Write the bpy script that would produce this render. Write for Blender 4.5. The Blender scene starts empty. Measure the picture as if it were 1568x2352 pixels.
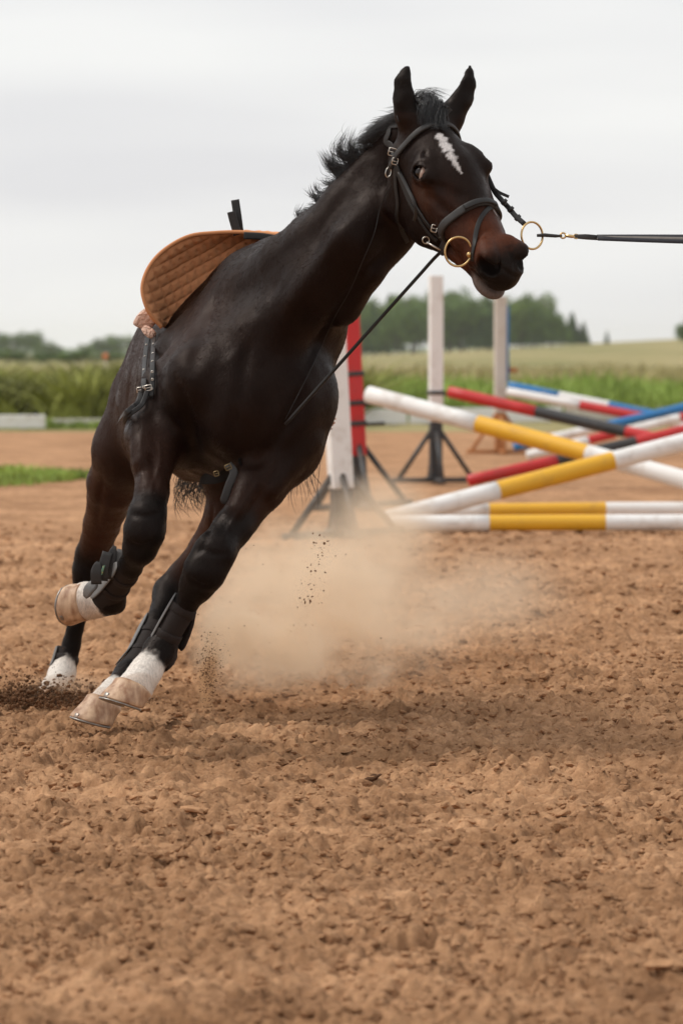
import bpy, math, random
import numpy as np
from mathutils import Vector, Matrix

# ------------------------------------------------------------------ scene, camera, sky, sun, exposure
scene = bpy.context.scene
COL = scene.collection
CAM_H, FPX, PITCH = 1.18, 8820.0, math.atan(364.0 / 8820.0)
cam_data = bpy.data.cameras.new('camera')
cam_data.sensor_fit = 'VERTICAL'
cam_data.sensor_height = 36.0
cam_data.lens = 36.0 * FPX / 2352.0
cam_data.clip_start, cam_data.clip_end = 0.1, 12000.0
cam_data.dof.use_dof = True
cam_data.dof.focus_distance = 11.2
cam_data.dof.aperture_fstop = 5.4
cam_data.dof.aperture_blades = 8
cam = bpy.data.objects.new('camera', cam_data)
COL.objects.link(cam)
cam.location = (0, 0, CAM_H)
cam.rotation_euler = (math.pi / 2 - PITCH, 0, 0)
scene.camera = cam

SUN_EL, SUN_AZ = math.radians(52), math.radians(-82)      # soft sun behind thin cloud, high to the left
world = bpy.data.worlds.new('World')
scene.world = world
world.use_nodes = True
wn, wl = world.node_tree.nodes, world.node_tree.links
wn.clear()
w_out = wn.new('ShaderNodeOutputWorld')
w_sky = wn.new('ShaderNodeTexSky')
w_sky.sky_type = 'NISHITA'
w_sky.sun_disc = False
w_sky.sun_elevation, w_sky.sun_rotation = SUN_EL, SUN_AZ
w_sky.air_density, w_sky.dust_density = 1.0, 3.0
w_bg_sky = wn.new('ShaderNodeBackground')
w_bg_sky.inputs['Strength'].default_value = 0.08
wl.new(w_sky.outputs[0], w_bg_sky.inputs['Color'])
# the overcast: stretched cloud bands over the whole dome
w_tc = wn.new('ShaderNodeTexCoord')
w_map = wn.new('ShaderNodeMapping')
w_map.inputs['Scale'].default_value = (4.0, 4.0, 26.0)
w_map.inputs['Rotation'].default_value = (0.03, 0.12, 0.2)
w_map.inputs['Location'].default_value = (0.35, 0.1, 0.55)
w_n1 = wn.new('ShaderNodeTexNoise')
w_n1.inputs['Scale'].default_value = 1.0
w_n1.inputs['Detail'].default_value = 3.0
w_n1.inputs['Roughness'].default_value = 0.45
w_ramp = wn.new('ShaderNodeValToRGB')
w_ramp.color_ramp.elements[0].position, w_ramp.color_ramp.elements[1].position = 0.36, 0.62
w_ramp.color_ramp.elements[0].color = (0.535, 0.535, 0.548, 1)
w_ramp.color_ramp.elements[1].color = (0.63, 0.631, 0.624, 1)
w_bg_cloud = wn.new('ShaderNodeBackground')
w_bg_cloud.inputs['Strength'].default_value = 1.0
w_mix = wn.new('ShaderNodeMixShader')
w_mix.inputs[0].default_value = 0.93
wl.new(w_tc.outputs['Generated'], w_map.inputs['Vector'])
wl.new(w_map.outputs[0], w_n1.inputs['Vector'])
wl.new(w_n1.outputs['Fac'], w_ramp.inputs[0])
wl.new(w_ramp.outputs[0], w_bg_cloud.inputs['Color'])
wl.new(w_bg_sky.outputs[0], w_mix.inputs[1])
wl.new(w_bg_cloud.outputs[0], w_mix.inputs[2])
wl.new(w_mix.outputs[0], w_out.inputs['Surface'])

sun_data = bpy.data.lights.new('sun', 'SUN')
sun_data.energy = 1.5
sun_data.angle = math.radians(18)
sun_data.color = (1.0, 0.95, 0.88)
sun = bpy.data.objects.new('sun', sun_data)
COL.objects.link(sun)
sun_dir = Vector((math.sin(SUN_AZ) * math.cos(SUN_EL), math.cos(SUN_AZ) * math.cos(SUN_EL), math.sin(SUN_EL)))
sun.rotation_euler = sun_dir.to_track_quat('Z', 'Y').to_euler()

scene.view_settings.view_transform = 'Standard'
scene.view_settings.look = 'None'
scene.view_settings.exposure = 0.62
scene.view_settings.gamma = 1.0
scene.view_settings.use_curve_mapping = False
scene.render.engine = 'CYCLES'
scene.cycles.use_denoising = True
scene.cycles.max_bounces = 8
scene.cycles.transparent_max_bounces = 8
scene.cycles.volume_bounces = 6

random.seed(11)
rng = np.random.default_rng(11)

# ------------------------------------------------------------------ helpers
def P(px, py, d):
    """World point seen at photograph position (1568 x 2352 grid) at distance d in front of the camera."""
    fx, fy = (px - 784.0) / FPX, (1176.0 - py) / FPX
    c, s = math.cos(PITCH), math.sin(PITCH)
    v = np.array([fx, c + fy * s, -s + fy * c])
    return np.array([0, 0, CAM_H]) + v * (d / v[1])

def R(rpx, d):
    return rpx * d / FPX

def unit(v):
    v = np.asarray(v, float)
    return v / np.linalg.norm(v)

def mesh_obj(name, verts, faces, mat=None, parent=None, smooth=True):
    me = bpy.data.meshes.new(name)
    verts = np.asarray(verts, dtype=np.float32)
    if isinstance(faces, np.ndarray):
        n, k = faces.shape
        me.vertices.add(len(verts)); me.vertices.foreach_set('co', verts.ravel())
        me.loops.add(n * k); me.loops.foreach_set('vertex_index', faces.astype(np.int32).ravel())
        me.polygons.add(n)
        me.polygons.foreach_set('loop_start', np.arange(0, n * k, k, dtype=np.int32))
        me.update(calc_edges=True)
    else:
        me.from_pydata([tuple(v) for v in verts], [], faces)
    me.polygons.foreach_set('use_smooth', np.full(len(me.polygons), smooth))
    me.update()
    ob = bpy.data.objects.new(name, me)
    COL.objects.link(ob)
    if mat is not None:
        me.materials.append(mat)
    if parent is not None:
        ob.parent = parent
    return ob

def empty(name, loc=(0, 0, 0)):
    ob = bpy.data.objects.new(name, None)
    COL.objects.link(ob)
    ob.location = loc
    ob.empty_display_size = 0.1
    return ob

def tag(ob, label=None, cat=None, group=None, kind=None):
    if label: ob['label'] = label
    if cat: ob['category'] = cat
    if group: ob['group'] = group
    if kind: ob['kind'] = kind
    return ob

def adopt(child, parent):
    """parent a child built in world coordinates to a parent that sits elsewhere"""
    child.parent = parent
    child.matrix_parent_inverse = Matrix.Translation(parent.location).inverted()
    return child

class Geo:
    """collects verts / faces of one mesh"""
    def __init__(self): self.v, self.f = [], []
    def add(self, v, f):
        o = len(self.v)
        self.v += [tuple(p) for p in v]
        self.f += [tuple(i + o for i in q) for q in f]
        return self
    def box(self, c, ax, ay, az, bevel=0.0):
        """box from centre and three half-axis vectors, chamfered edges along all sides"""
        c, ax, ay, az = (np.asarray(q, float) for q in (c, ax, ay, az))
        L = [np.linalg.norm(q) for q in (ax, ay, az)]
        b = min(bevel, 0.45 * min(L))
        if b <= 0:
            v = [c + sx * ax + sy * ay + sz * az for sz in (-1, 1) for sy in (-1, 1) for sx in (-1, 1)]
            f = [(0, 2, 3, 1), (4, 5, 7, 6), (0, 1, 5, 4), (2, 6, 7, 3), (0, 4, 6, 2), (1, 3, 7, 5)]
            return self.add(v, f)
        v, ix = [], {}
        ux, uy, uz = ax / L[0], ay / L[1], az / L[2]
        for sx in (-1, 1):
            for sy in (-1, 1):
                for sz in (-1, 1):
                    for k in range(3):
                        e = [L[0] - b, L[1] - b, L[2] - b]
                        e[k] = L[k]
                        ix[(sx, sy, sz, k)] = len(v)
                        v.append(c + sx * e[0] * ux + sy * e[1] * uy + sz * e[2] * uz)
        f = []
        for s in (-1, 1):
            f.append([ix[(s, a, d, 0)] for a, d in ((-1, -1), (1, -1), (1, 1), (-1, 1))][::s])
            f.append([ix[(a, s, d, 1)] for a, d in ((-1, -1), (1, -1), (1, 1), (-1, 1))][::-s])
            f.append([ix[(a, d, s, 2)] for a, d in ((-1, -1), (1, -1), (1, 1), (-1, 1))][::s])
        for a in (-1, 1):
            for d in (-1, 1):
                f.append([ix[(a, d, -1, 0)], ix[(a, d, -1, 1)], ix[(a, d, 1, 1)], ix[(a, d, 1, 0)]][::a * d])
                f.append([ix[(a, -1, d, 0)], ix[(a, 1, d, 0)], ix[(a, 1, d, 2)], ix[(a, -1, d, 2)]][::a * d])
                f.append([ix[(-1, a, d, 1)], ix[(-1, a, d, 2)], ix[(1, a, d, 2)], ix[(1, a, d, 1)]][::a * d])
                for e in (-1, 1):
                    f.append([ix[(a, d, e, 0)], ix[(a, d, e, 1)], ix[(a, d, e, 2)]][::a * d * e])
        return self.add(v, f)
    def tube(self, pts, rad, n=8, cap=True, closed=False, flat=None):
        """swept tube; rad a number or a list; flat=(normal vectors or one vector, thickness factor) makes a strap"""
        pts = np.asarray(pts, float)
        m = len(pts)
        rad = np.full(m, rad, float) if np.isscalar(rad) else np.asarray(rad, float)
        if closed:
            tan = np.roll(pts, -1, 0) - np.roll(pts, 1, 0)
        else:
            tan = np.gradient(pts, axis=0)
        tan /= np.linalg.norm(tan, axis=1)[:, None] + 1e-12
        ref = np.array([0, 0, 1.0]) if abs(tan[0][2]) < 0.9 else np.array([1.0, 0, 0])
        a = np.cross(tan[0], ref); a /= np.linalg.norm(a)
        vs = []
        for i in range(m):
            a = a - tan[i] * (a @ tan[i]); a /= np.linalg.norm(a) + 1e-12
            b = np.cross(tan[i], a)
            if flat is not None:
                nv = np.asarray(flat[0], float)
                nv = nv[i] if nv.ndim == 2 else nv
                b = nv - tan[i] * (nv @ tan[i]); b /= np.linalg.norm(b) + 1e-12
                a = np.cross(b, tan[i])
            for k in range(n):
                t = 2 * math.pi * k / n
                if flat is not None:          # rounded-rectangle strap section
                    cx, cy = math.cos(t), math.sin(t)
                    ex = math.copysign(abs(cx) ** 0.45, cx); ey = math.copysign(abs(cy) ** 0.45, cy)
                    vs.append(pts[i] + rad[i] * (ex * a + flat[1] * ey * b))
                else:
                    vs.append(pts[i] + rad[i] * (math.cos(t) * a + math.sin(t) * b))
        fs = []
        for i in range(m if closed else m - 1):
            j = (i + 1) % m
            for k in range(n):
                l = (k + 1) % n
                fs.append((i * n + k, i * n + l, j * n + l, j * n + k))
        if cap and not closed:
            fs.append(tuple(range(n))[::-1]); fs.append(tuple((m - 1) * n + k for k in range(n)))
        return self.add(vs, fs)
    def build(self, name, mat, parent=None, smooth=True):
        return mesh_obj(name, self.v, self.f, mat, parent, smooth)

def spline(pts, n):
    """Catmull-Rom through the points, n samples"""
    pts = np.asarray(pts, float)
    q = np.vstack([2 * pts[0] - pts[1], pts, 2 * pts[-1] - pts[-2]])
    out = []
    m = len(pts) - 1
    for s in np.linspace(0, m, n):
        i = min(int(s), m - 1); t = s - i
        p0, p1, p2, p3 = q[i], q[i + 1], q[i + 2], q[i + 3]
        out.append(0.5 * (2 * p1 + (p2 - p0) * t + (2 * p0 - 5 * p1 + 4 * p2 - p3) * t * t + (3 * p1 - p0 - 3 * p2 + p3) * t ** 3))
    return np.array(out)

def hash2(ix, iy, seed):
    h = (ix.astype(np.int64) * 374761393 + iy.astype(np.int64) * 668265263 + seed * 144665) & 0x7fffffff
    h = ((h ^ (h >> 13)) * 1274126177) & 0x7fffffff
    return (h ^ (h >> 16)) & 0x7fffffff

def noise2(x, y, seed=0):
    """gradient noise, about -0.7..0.7"""
    ix, iy = np.floor(x), np.floor(y)
    fx, fy = x - ix, y - iy
    ix, iy = ix.astype(np.int64), iy.astype(np.int64)
    u, v = fx ** 3 * (fx * (fx * 6 - 15) + 10), fy ** 3 * (fy * (fy * 6 - 15) + 10)
    def g(a, b, dx, dy):
        t = hash2(a, b, seed) * (2 * math.pi / 0x7fffffff)
        return np.cos(t) * dx + np.sin(t) * dy
    n00, n10 = g(ix, iy, fx, fy), g(ix + 1, iy, fx - 1, fy)
    n01, n11 = g(ix, iy + 1, fx, fy - 1), g(ix + 1, iy + 1, fx - 1, fy - 1)
    return (n00 * (1 - u) + n10 * u) * (1 - v) + (n01 * (1 - u) + n11 * u) * v

def worley(x, y, seed):
    """distance to the nearest random point and that point's own random number"""
    ix, iy = np.floor(x).astype(np.int64), np.floor(y).astype(np.int64)
    best = np.full(x.shape, 9.0); rnd = np.zeros(x.shape)
    for dx in (-1, 0, 1):
        for dy in (-1, 0, 1):
            a, b = ix + dx, iy + dy
            px = a + .15 + .7 * hash2(a, b, seed) / 0x7fffffff
            py = b + .15 + .7 * hash2(a, b, seed + 101) / 0x7fffffff
            d = (px - x) ** 2 + (py - y) ** 2
            m = d < best
            best = np.where(m, d, best)
            rnd = np.where(m, hash2(a, b, seed + 202) / 0x7fffffff, rnd)
    return np.sqrt(best), rnd

def sstep(a, b, x):
    t = np.clip((x - a) / (b - a), 0, 1)
    return t * t * (3 - 2 * t)

# ------------------------------------------------------------------ materials
def new_mat(name):
    m = bpy.data.materials.new(name)
    m.use_nodes = True
    n, l = m.node_tree.nodes, m.node_tree.links
    return m, n, l, n['Principled BSDF']

def paint(name, col, rough=0.5, var=0.15, scale=6.0, bump=0.1, bscale=60.0, metal=0.0, dirt=None, dirt_amt=0.0, spec=0.5, bdist=0.004, coords='Object'):
    """one surface colour with blotchy variation, optional grime of its own shape, fine relief"""
    m, n, l, b = new_mat(name)
    tc = n.new('ShaderNodeTexCoord')
    nz = n.new('ShaderNodeTexNoise'); nz.inputs['Scale'].default_value = scale; nz.inputs['Detail'].default_value = 6; nz.inputs['Roughness'].default_value = 0.65
    l.new(tc.outputs[coords], nz.inputs['Vector'])
    hsv = n.new('ShaderNodeMix'); hsv.data_type = 'RGBA'
    hsv.inputs[6].default_value = (*[c * (1 - var) for c in col], 1)
    hsv.inputs[7].default_value = (*[min(1, c * (1 + var)) for c in col], 1)
    l.new(nz.outputs['Fac'], hsv.inputs[0])
    out = hsv.outputs[2]
    if dirt is not None:
        nd = n.new('ShaderNodeTexNoise'); nd.inputs['Scale'].default_value = scale * 1.7; nd.inputs['Detail'].default_value = 8; nd.inputs['Roughness'].default_value = 0.7
        l.new(tc.outputs[coords], nd.inputs['Vector'])
        rp = n.new('ShaderNodeValToRGB')
        rp.color_ramp.elements[0].position, rp.color_ramp.elements[1].position = 0.52, 0.68
        rp.color_ramp.elements[0].color = (0, 0, 0, 1); rp.color_ramp.elements[1].color = (dirt_amt,) * 3 + (1,)
        l.new(nd.outputs['Fac'], rp.inputs[0])
        mx = n.new('ShaderNodeMix'); mx.data_type = 'RGBA'
        l.new(rp.outputs[0], mx.inputs[0]); l.new(out, mx.inputs[6]); mx.inputs[7].default_value = (*dirt, 1)
        out = mx.outputs[2]
    l.new(out, b.inputs['Base Color'])
    b.inputs['Roughness'].default_value = rough
    b.inputs['Metallic'].default_value = metal
    b.inputs['Specular IOR Level'].default_value = spec
    if bump > 0:
        nb = n.new('ShaderNodeTexNoise'); nb.inputs['Scale'].default_value = bscale; nb.inputs['Detail'].default_value = 5
        l.new(tc.outputs[coords], nb.inputs['Vector'])
        bp = n.new('ShaderNodeBump'); bp.inputs['Strength'].default_value = bump; bp.inputs['Distance'].default_value = bdist
        l.new(nb.outputs['Fac'], bp.inputs['Height']); l.new(bp.outputs[0], b.inputs['Normal'])
    return m

# ------------------------------------------------------------------ ground
m_soil, n, l, b = new_mat('arena_soil')
geo = n.new('ShaderNodeNewGeometry')
def soil_nodes(n, l, b, vec):
    na = n.new('ShaderNodeTexNoise'); na.inputs['Scale'].default_value = 1.3; na.inputs['Detail'].default_value = 8; na.inputs['Roughness'].default_value = .62
    nc = n.new('ShaderNodeTexNoise'); nc.inputs['Scale'].default_value = 26; nc.inputs['Detail'].default_value = 8; nc.inputs['Roughness'].default_value = .7
    nd = n.new('ShaderNodeTexNoise'); nd.inputs['Scale'].default_value = 150; nd.inputs['Detail'].default_value = 5; nd.inputs['Roughness'].default_value = .7
    for q in (na, nc, nd): l.new(vec, q.inputs['Vector'])
    r1 = n.new('ShaderNodeValToRGB')
    r1.color_ramp.elements[0].position, r1.color_ramp.elements[1].position = .32, .70
    r1.color_ramp.elements[0].color = (.36, .196, .100, 1); r1.color_ramp.elements[1].color = (.70, .415, .235, 1)
    r2 = n.new('ShaderNodeValToRGB')
    r2.color_ramp.elements[0].position, r2.color_ramp.elements[1].position = .30, .72
    r2.color_ramp.elements[0].color = (.55, .49, .44, 1); r2.color_ramp.elements[1].color = (1.2, 1.19, 1.17, 1)
    l.new(na.outputs['Fac'], r1.inputs[0]); l.new(nc.outputs['Fac'], r2.inputs[0])
    mx = n.new('ShaderNodeMix'); mx.data_type = 'RGBA'; mx.blend_type = 'MULTIPLY'; mx.inputs[0].default_value = 1
    l.new(r1.outputs[0], mx.inputs[6]); l.new(r2.outputs[0], mx.inputs[7])
    ne = n.new('ShaderNodeTexNoise'); ne.inputs['Scale'].default_value = 4.5; ne.inputs['Detail'].default_value = 9; ne.inputs['Roughness'].default_value = .75
    l.new(vec, ne.inputs['Vector'])
    r3 = n.new('ShaderNodeValToRGB'); r3.color_ramp.elements[0].position, r3.color_ramp.elements[1].position = .50, .64
    r3.color_ramp.elements[0].color = (0, 0, 0, 1); r3.color_ramp.elements[1].color = (.7, .7, .7, 1)
    l.new(ne.outputs['Fac'], r3.inputs[0])
    my = n.new('ShaderNodeMix'); my.data_type = 'RGBA'; my.inputs[7].default_value = (.185, .090, .043, 1)
    l.new(r3.outputs[0], my.inputs[0]); l.new(mx.outputs[2], my.inputs[6])
    l.new(my.outputs[2], b.inputs['Base Color'])
    b.inputs['Roughness'].default_value = .95
    b.inputs['Specular IOR Level'].default_value = .12
    b1 = n.new('ShaderNodeBump'); b1.inputs['Strength'].default_value = .7; b1.inputs['Distance'].default_value = .03
    b2 = n.new('ShaderNodeBump'); b2.inputs['Strength'].default_value = .7; b2.inputs['Distance'].default_value = .006
    l.new(nc.outputs['Fac'], b1.inputs['Height']); l.new(nd.outputs['Fac'], b2.inputs['Height'])
    l.new(b1.outputs[0], b2.inputs['Normal']); l.new(b2.outputs[0], b.inputs['Normal'])
soil_nodes(n, l, b, geo.outputs['Position'])

def soil_base(x, y):
    """large shape of the riding surface: harrowed, with a low ridge thrown up to the right of the track"""
    h = .035 * noise2(x * .55 + 3, y * .45, 21) + .02 * noise2(x * 1.4, y * 1.1, 22)
    h = h + .10 * np.exp(-((x - 1.15) / .75) ** 2) * np.exp(-((y - 12.6) / 1.5) ** 2)
    h = h - .035 * np.exp(-((x + .15) / .7) ** 2) * np.exp(-((y - 13.8) / 1.3) ** 2)
    return h * sstep(30, 20, y)

def soil_height(x, y):
    h = soil_base(x, y)
    fade = sstep(52, 30, y) * (1 - .35 * sstep(14, 20, y))
    wx, wy = x + .03 * noise2(x * 9, y * 9, 5), y + .03 * noise2(x * 9 + 40, y * 9, 6)
    patch = .75 + .7 * np.clip(noise2(wx * 1.9, wy * 1.5, 3) + .15, 0, 1)
    near = y < 31
    h = h + fade * (.034 * np.abs(noise2(wx * 7.5, wy * 6.5, 7)) + .024 * np.abs(noise2(wx * 17, wy * 15, 8)) * sstep(40, 24, y) - .03)
    if near.any():
        X, Y, k = wx[near], wy[near], (patch * sstep(31, 19, y))[near]
        add = 0
        for cell_, amp, sd_ in ((.10, .030, 1), (.042, .018, 2), (.022, .014, 3)):
            f1, rn = worley(X / cell_, Y / (cell_ * 1.1), sd_)
            add = add + amp * (rn ** (3.0 if sd_ == 1 else 1.6)) * np.sqrt(np.clip(1 - (f1 / .62) ** 2, 0, 1))
        add = add + .004 * noise2(X * 90, Y * 80, 10)
        h = h.copy(); h[near] += 1.2 * add * k - .008 * k
    return h

ys = [-30., -8., 0., 3.]
y = 5.0
while y < 20:
    ys.append(y)
    y += .0104 * max(1.0, (y / 9.0)) ** 1.25 if y > 5.6 else .03
while y < 58:
    ys.append(y); y += .05 * (y / 20.) ** 2.2
ys += [58.5, 60, 62.5]
ys = np.array(ys)
tt = np.linspace(-1, 1, 490)
tt = np.concatenate([[-40, -12, -5, -2.6, -1.7, -1.3, -1.1], tt, [1.1, 1.3, 1.7, 2.6, 5, 12, 40]])
W = .50 + .108 * np.clip(ys, 5, 70)
GX = W[:, None] * tt[None, :]
GY = np.repeat(ys[:, None], len(tt), 1)
GZ = soil_height(GX, GY)
GZ[(np.abs(tt)[None, :] > 1.05) & np.ones_like(GY, bool)] *= .3
GZ[GY > 57] = np.minimum(GZ[GY > 57], -.004)
nr, nc_ = GX.shape
ii = np.arange(nr * nc_).reshape(nr, nc_)
quads = np.stack([ii[:-1, :-1], ii[:-1, 1:], ii[1:, 1:], ii[1:, :-1]], -1).reshape(-1, 4)
ground = mesh_obj('ground', np.stack([GX, GY, GZ], -1).reshape(-1, 3), quads, m_soil)
tag(ground, 'reddish brown harrowed soil of the riding arena', kind='structure')

# loose clods and crumbs on the soil
def lump(seed, sub):
    import bmesh
    bm = bmesh.new()
    bmesh.ops.create_icosphere(bm, subdivisions=sub, radius=1.0)
    v = np.array([q.co[:] for q in bm.verts]); f = np.array([[w.index for w in q.verts] for q in bm.faces])
    bm.free()
    r = np.random.default_rng(seed)
    for k in range(5):
        a = unit(r.normal(size=3)); c = r.uniform(.35, .8)
        dd = v @ a
        v = v - np.outer(np.maximum(dd - c, 0), a) * .85          # chipped facets
    v *= 1 + .30 * noise3d(v * 1.9 + seed)[:, None] + .12 * noise3d(v * 4.3 + seed)[:, None]
    return v * np.array([1, r.uniform(.7, 1.0), r.uniform(.5, .8)]), f
def noise3d(v):
    return noise2(v[:, 0] + 5, v[:, 1] + .7 * v[:, 2], 31) + noise2(v[:, 2] * 1.1 + 9, v[:, 0] - v[:, 1] * .8, 32)
def rand_rot(r, tilt=6.3):
    return np.array(Matrix.Rotation(r.uniform(0, 6.283), 3, 'Z') @ Matrix.Rotation(r.normal() * tilt, 3, 'X'))
def scatter(count, sub, y0, y1, s0, s1, seed, powr=2.2):
    r = np.random.default_rng(seed)
    base = [lump(seed * 17 + k, sub) for k in range(10)]
    V, Fs, o = [], [], 0
    u = r.uniform(0, 1, count)
    yy = y0 + (y1 - y0) * u
    xx = r.uniform(-1, 1, count) * (.52 + .105 * yy)
    dens = noise2(xx * 1.8, yy * 1.5, 3)
    keep = r.uniform(-.75, .25, count) < dens
    xx, yy = xx[keep], yy[keep]
    hh = soil_height(xx, yy)
    sz = s0 + (s1 - s0) * r.uniform(0, 1, len(xx)) ** powr
    for x, y, h, s in zip(xx, yy, hh, sz):
        v, f = base[r.integers(10)]
        q = (v * s) @ rand_rot(r, .5).T * (1, 1, .8) + (x, y, h + s * .12)
        V.append(q); Fs.append(f + o); o += len(v)
    return np.vstack(V), np.vstack(Fs)
v1, f1 = scatter(40000, 1, 5.8, 15.5, .004, .021, 3, 3.0)
v2, f2 = scatter(700, 2, 5.8, 15, .016, .036, 4)
v3, f3 = scatter(7000, 1, 15.5, 27, .010, .034, 6, 2.5)
clods = mesh_obj('soil_clods', np.vstack([v1, v2, v3]), np.vstack([f1, f2 + len(v1), f3 + len(v1) + len(v2)]), m_soil, smooth=False)
tag(clods, 'crumbly brown clods of earth strewn over the arena soil', 'soil clods', kind='stuff')

# a few clods large enough to point at
m_damp = paint('damp_soil', (.085, .042, .022), .95, .35, 18, .8, 55, spec=.1, bdist=.012)
m_pale = paint('dry_soil', (.44, .245, .130), .95, .25, 18, .6, 70, spec=.1, bdist=.008)
def ground_at(px, py):
    for d in np.arange(5.5, 60, .02):
        p = P(px, py, d)
        if p[2] <= float(soil_height(np.array([p[0]]), np.array([p[1]]))[0]): return p
    return P(px, py, 60)
def clod(px, py, size, squash, mat, label, seed, yaw=0.):
    p = ground_at(px, py)
    v, f = lump(seed, 3)
    v = v * np.array(size)
    v = v * (1 + .10 * noise3d(v * 60)[:, None])
    m = np.array(Matrix.Rotation(yaw, 3, 'Z') @ Matrix.Rotation(squash, 3, 'Y'))
    o = mesh_obj('earth_clod', v @ m.T, f, mat)
    o.location = p + np.array([0, 0, size[2] * .35])
    tag(o, label, 'clod', 'larger clods on the soil')
clod(850, 1800, (.045, .03, .022), -.45, m_damp, 'dark damp slab of earth tilted up in the middle of the foreground', 5, .4)
clod(440, 1866, (.034, .026, .016), .1, m_pale, 'pale flat lump of dry soil below the front hooves', 9)
clod(925, 2218, (.024, .022, .018), 0, m_pale, 'pale rounded clod low in the blurred foreground', 13)
clod(1065, 1475, (.024, .02, .016), .1, m_soil, 'brown clod at the lower right edge of the dust cloud', 17)
clod(1530, 2228, (.042, .03, .02), .1, m_pale, 'wide pale clod at the bottom right of the foreground', 21, .3)
clod(1235, 1568, (.04, .03, .022), .1, m_soil, 'larger brown clod with a dark hollow, right of the dust', 25, .2)
clod(660, 1598, (.035, .022, .014), .08, m_soil, 'flat brown clod at the near foot of the dust cloud', 29, .2)

# fields beyond the arena, rising gently to the right
m_field, n, l, b = new_mat('field_grass')
geo = n.new('ShaderNodeNewGeometry')
mp = n.new('ShaderNodeMapping'); mp.inputs['Scale'].default_value = (.05, .012, .05)
nz = n.new('ShaderNodeTexNoise'); nz.inputs['Scale'].default_value = 1; nz.inputs['Detail'].default_value = 8; nz.inputs['Roughness'].default_value = .6
nf = n.new('ShaderNodeTexNoise'); nf.inputs['Scale'].default_value = 3; nf.inputs['Detail'].default_value = 6
l.new(geo.outputs['Position'], mp.inputs[0]); l.new(mp.outputs[0], nz.inputs['Vector']); l.new(geo.outputs['Position'], nf.inputs['Vector'])
rp = n.new('ShaderNodeValToRGB')
rp.color_ramp.elements[0].position, rp.color_ramp.elements[1].position = .36, .66
rp.color_ramp.elements[0].color = (.19, .19, .07, 1); rp.color_ramp.elements[1].color = (.40, .32, .17, 1)
l.new(nz.outputs['Fac'], rp.inputs[0])
ml = n.new('ShaderNodeMix'); ml.data_type = 'RGBA'; ml.blend_type = 'MULTIPLY'; ml.inputs[0].default_value = .8
rr = n.new('ShaderNodeValToRGB'); rr.color_ramp.elements[0].color = (.6, .6, .55, 1); rr.color_ramp.elements[1].color = (1.3, 1.3, 1.25, 1)
rr.color_ramp.elements[0].position, rr.color_ramp.elements[1].position = .3, .7
l.new(nf.outputs['Fac'], rr.inputs[0]); l.new(rp.outputs[0], ml.inputs[6]); l.new(rr.outputs[0], ml.inputs[7])
l.new(ml.outputs[2], b.inputs['Base Color']); b.inputs['Roughness'].default_value = .95; b.inputs['Specular IOR Level'].default_value = .1
def field_z(x, y):
    z = sstep(75, 650, y) * np.clip(.5 + .05 * x, .05, 9.) * sstep(2600, 1200, y)
    return z + .04 * noise2(x * .2, y * .06, 41) * sstep(60, 90, y)
fy = np.concatenate([[58, 60], np.geomspace(62, 5000, 90)])
fx = np.concatenate([-np.geomspace(2500, 8, 24), np.linspace(-7, 7, 15), np.geomspace(8, 2500, 24)])
FX, FY = np.meshgrid(fx, fy)
FZ = field_z(FX, FY) - .002
ii = np.arange(FX.size).reshape(FX.shape)
quads = np.stack([ii[:-1, :-1], ii[:-1, 1:], ii[1:, 1:], ii[1:, :-1]], -1).reshape(-1, 4)
field = mesh_obj('field', np.stack([FX, FY, FZ], -1).reshape(-1, 3), quads, m_field)
tag(field, 'tan and green meadow rising to the right behind the arena', kind='structure')
# ------------------------------------------------------------------ horse: one continuous skin grown from muscles and bones
GRID_H = 0.006
LO, HI = np.array([-1.12, 10.45, -0.02]), np.array([0.66, 13.75, 2.14])
DIM = np.ceil((HI - LO) / GRID_H).astype(int) + 1
SDF = np.full(DIM, 0.25, np.float32)

def sub_grid(lo, hi):
    i0 = np.clip(np.floor((lo - LO) / GRID_H).astype(int), 0, DIM - 1)
    i1 = np.clip(np.ceil((hi - LO) / GRID_H).astype(int) + 1, 1, DIM)
    sl = tuple(slice(a, b) for a, b in zip(i0, i1))
    ax = [(LO[k] + GRID_H * np.arange(i0[k], i1[k])).astype(np.float32) for k in range(3)]
    return sl, ax[0][:, None, None], ax[1][None, :, None], ax[2][None, None, :]

def blend(sl, d, k, op):
    a = SDF[sl]
    if op == 'sub':
        d = -d
        h = np.maximum(k - np.abs(a - d), 0) / k
        SDF[sl] = np.maximum(a, d) + h * h * k * 0.25
    else:
        h = np.maximum(k - np.abs(a - d), 0) / k
        SDF[sl] = np.minimum(a, d) - h * h * k * 0.25

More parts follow.
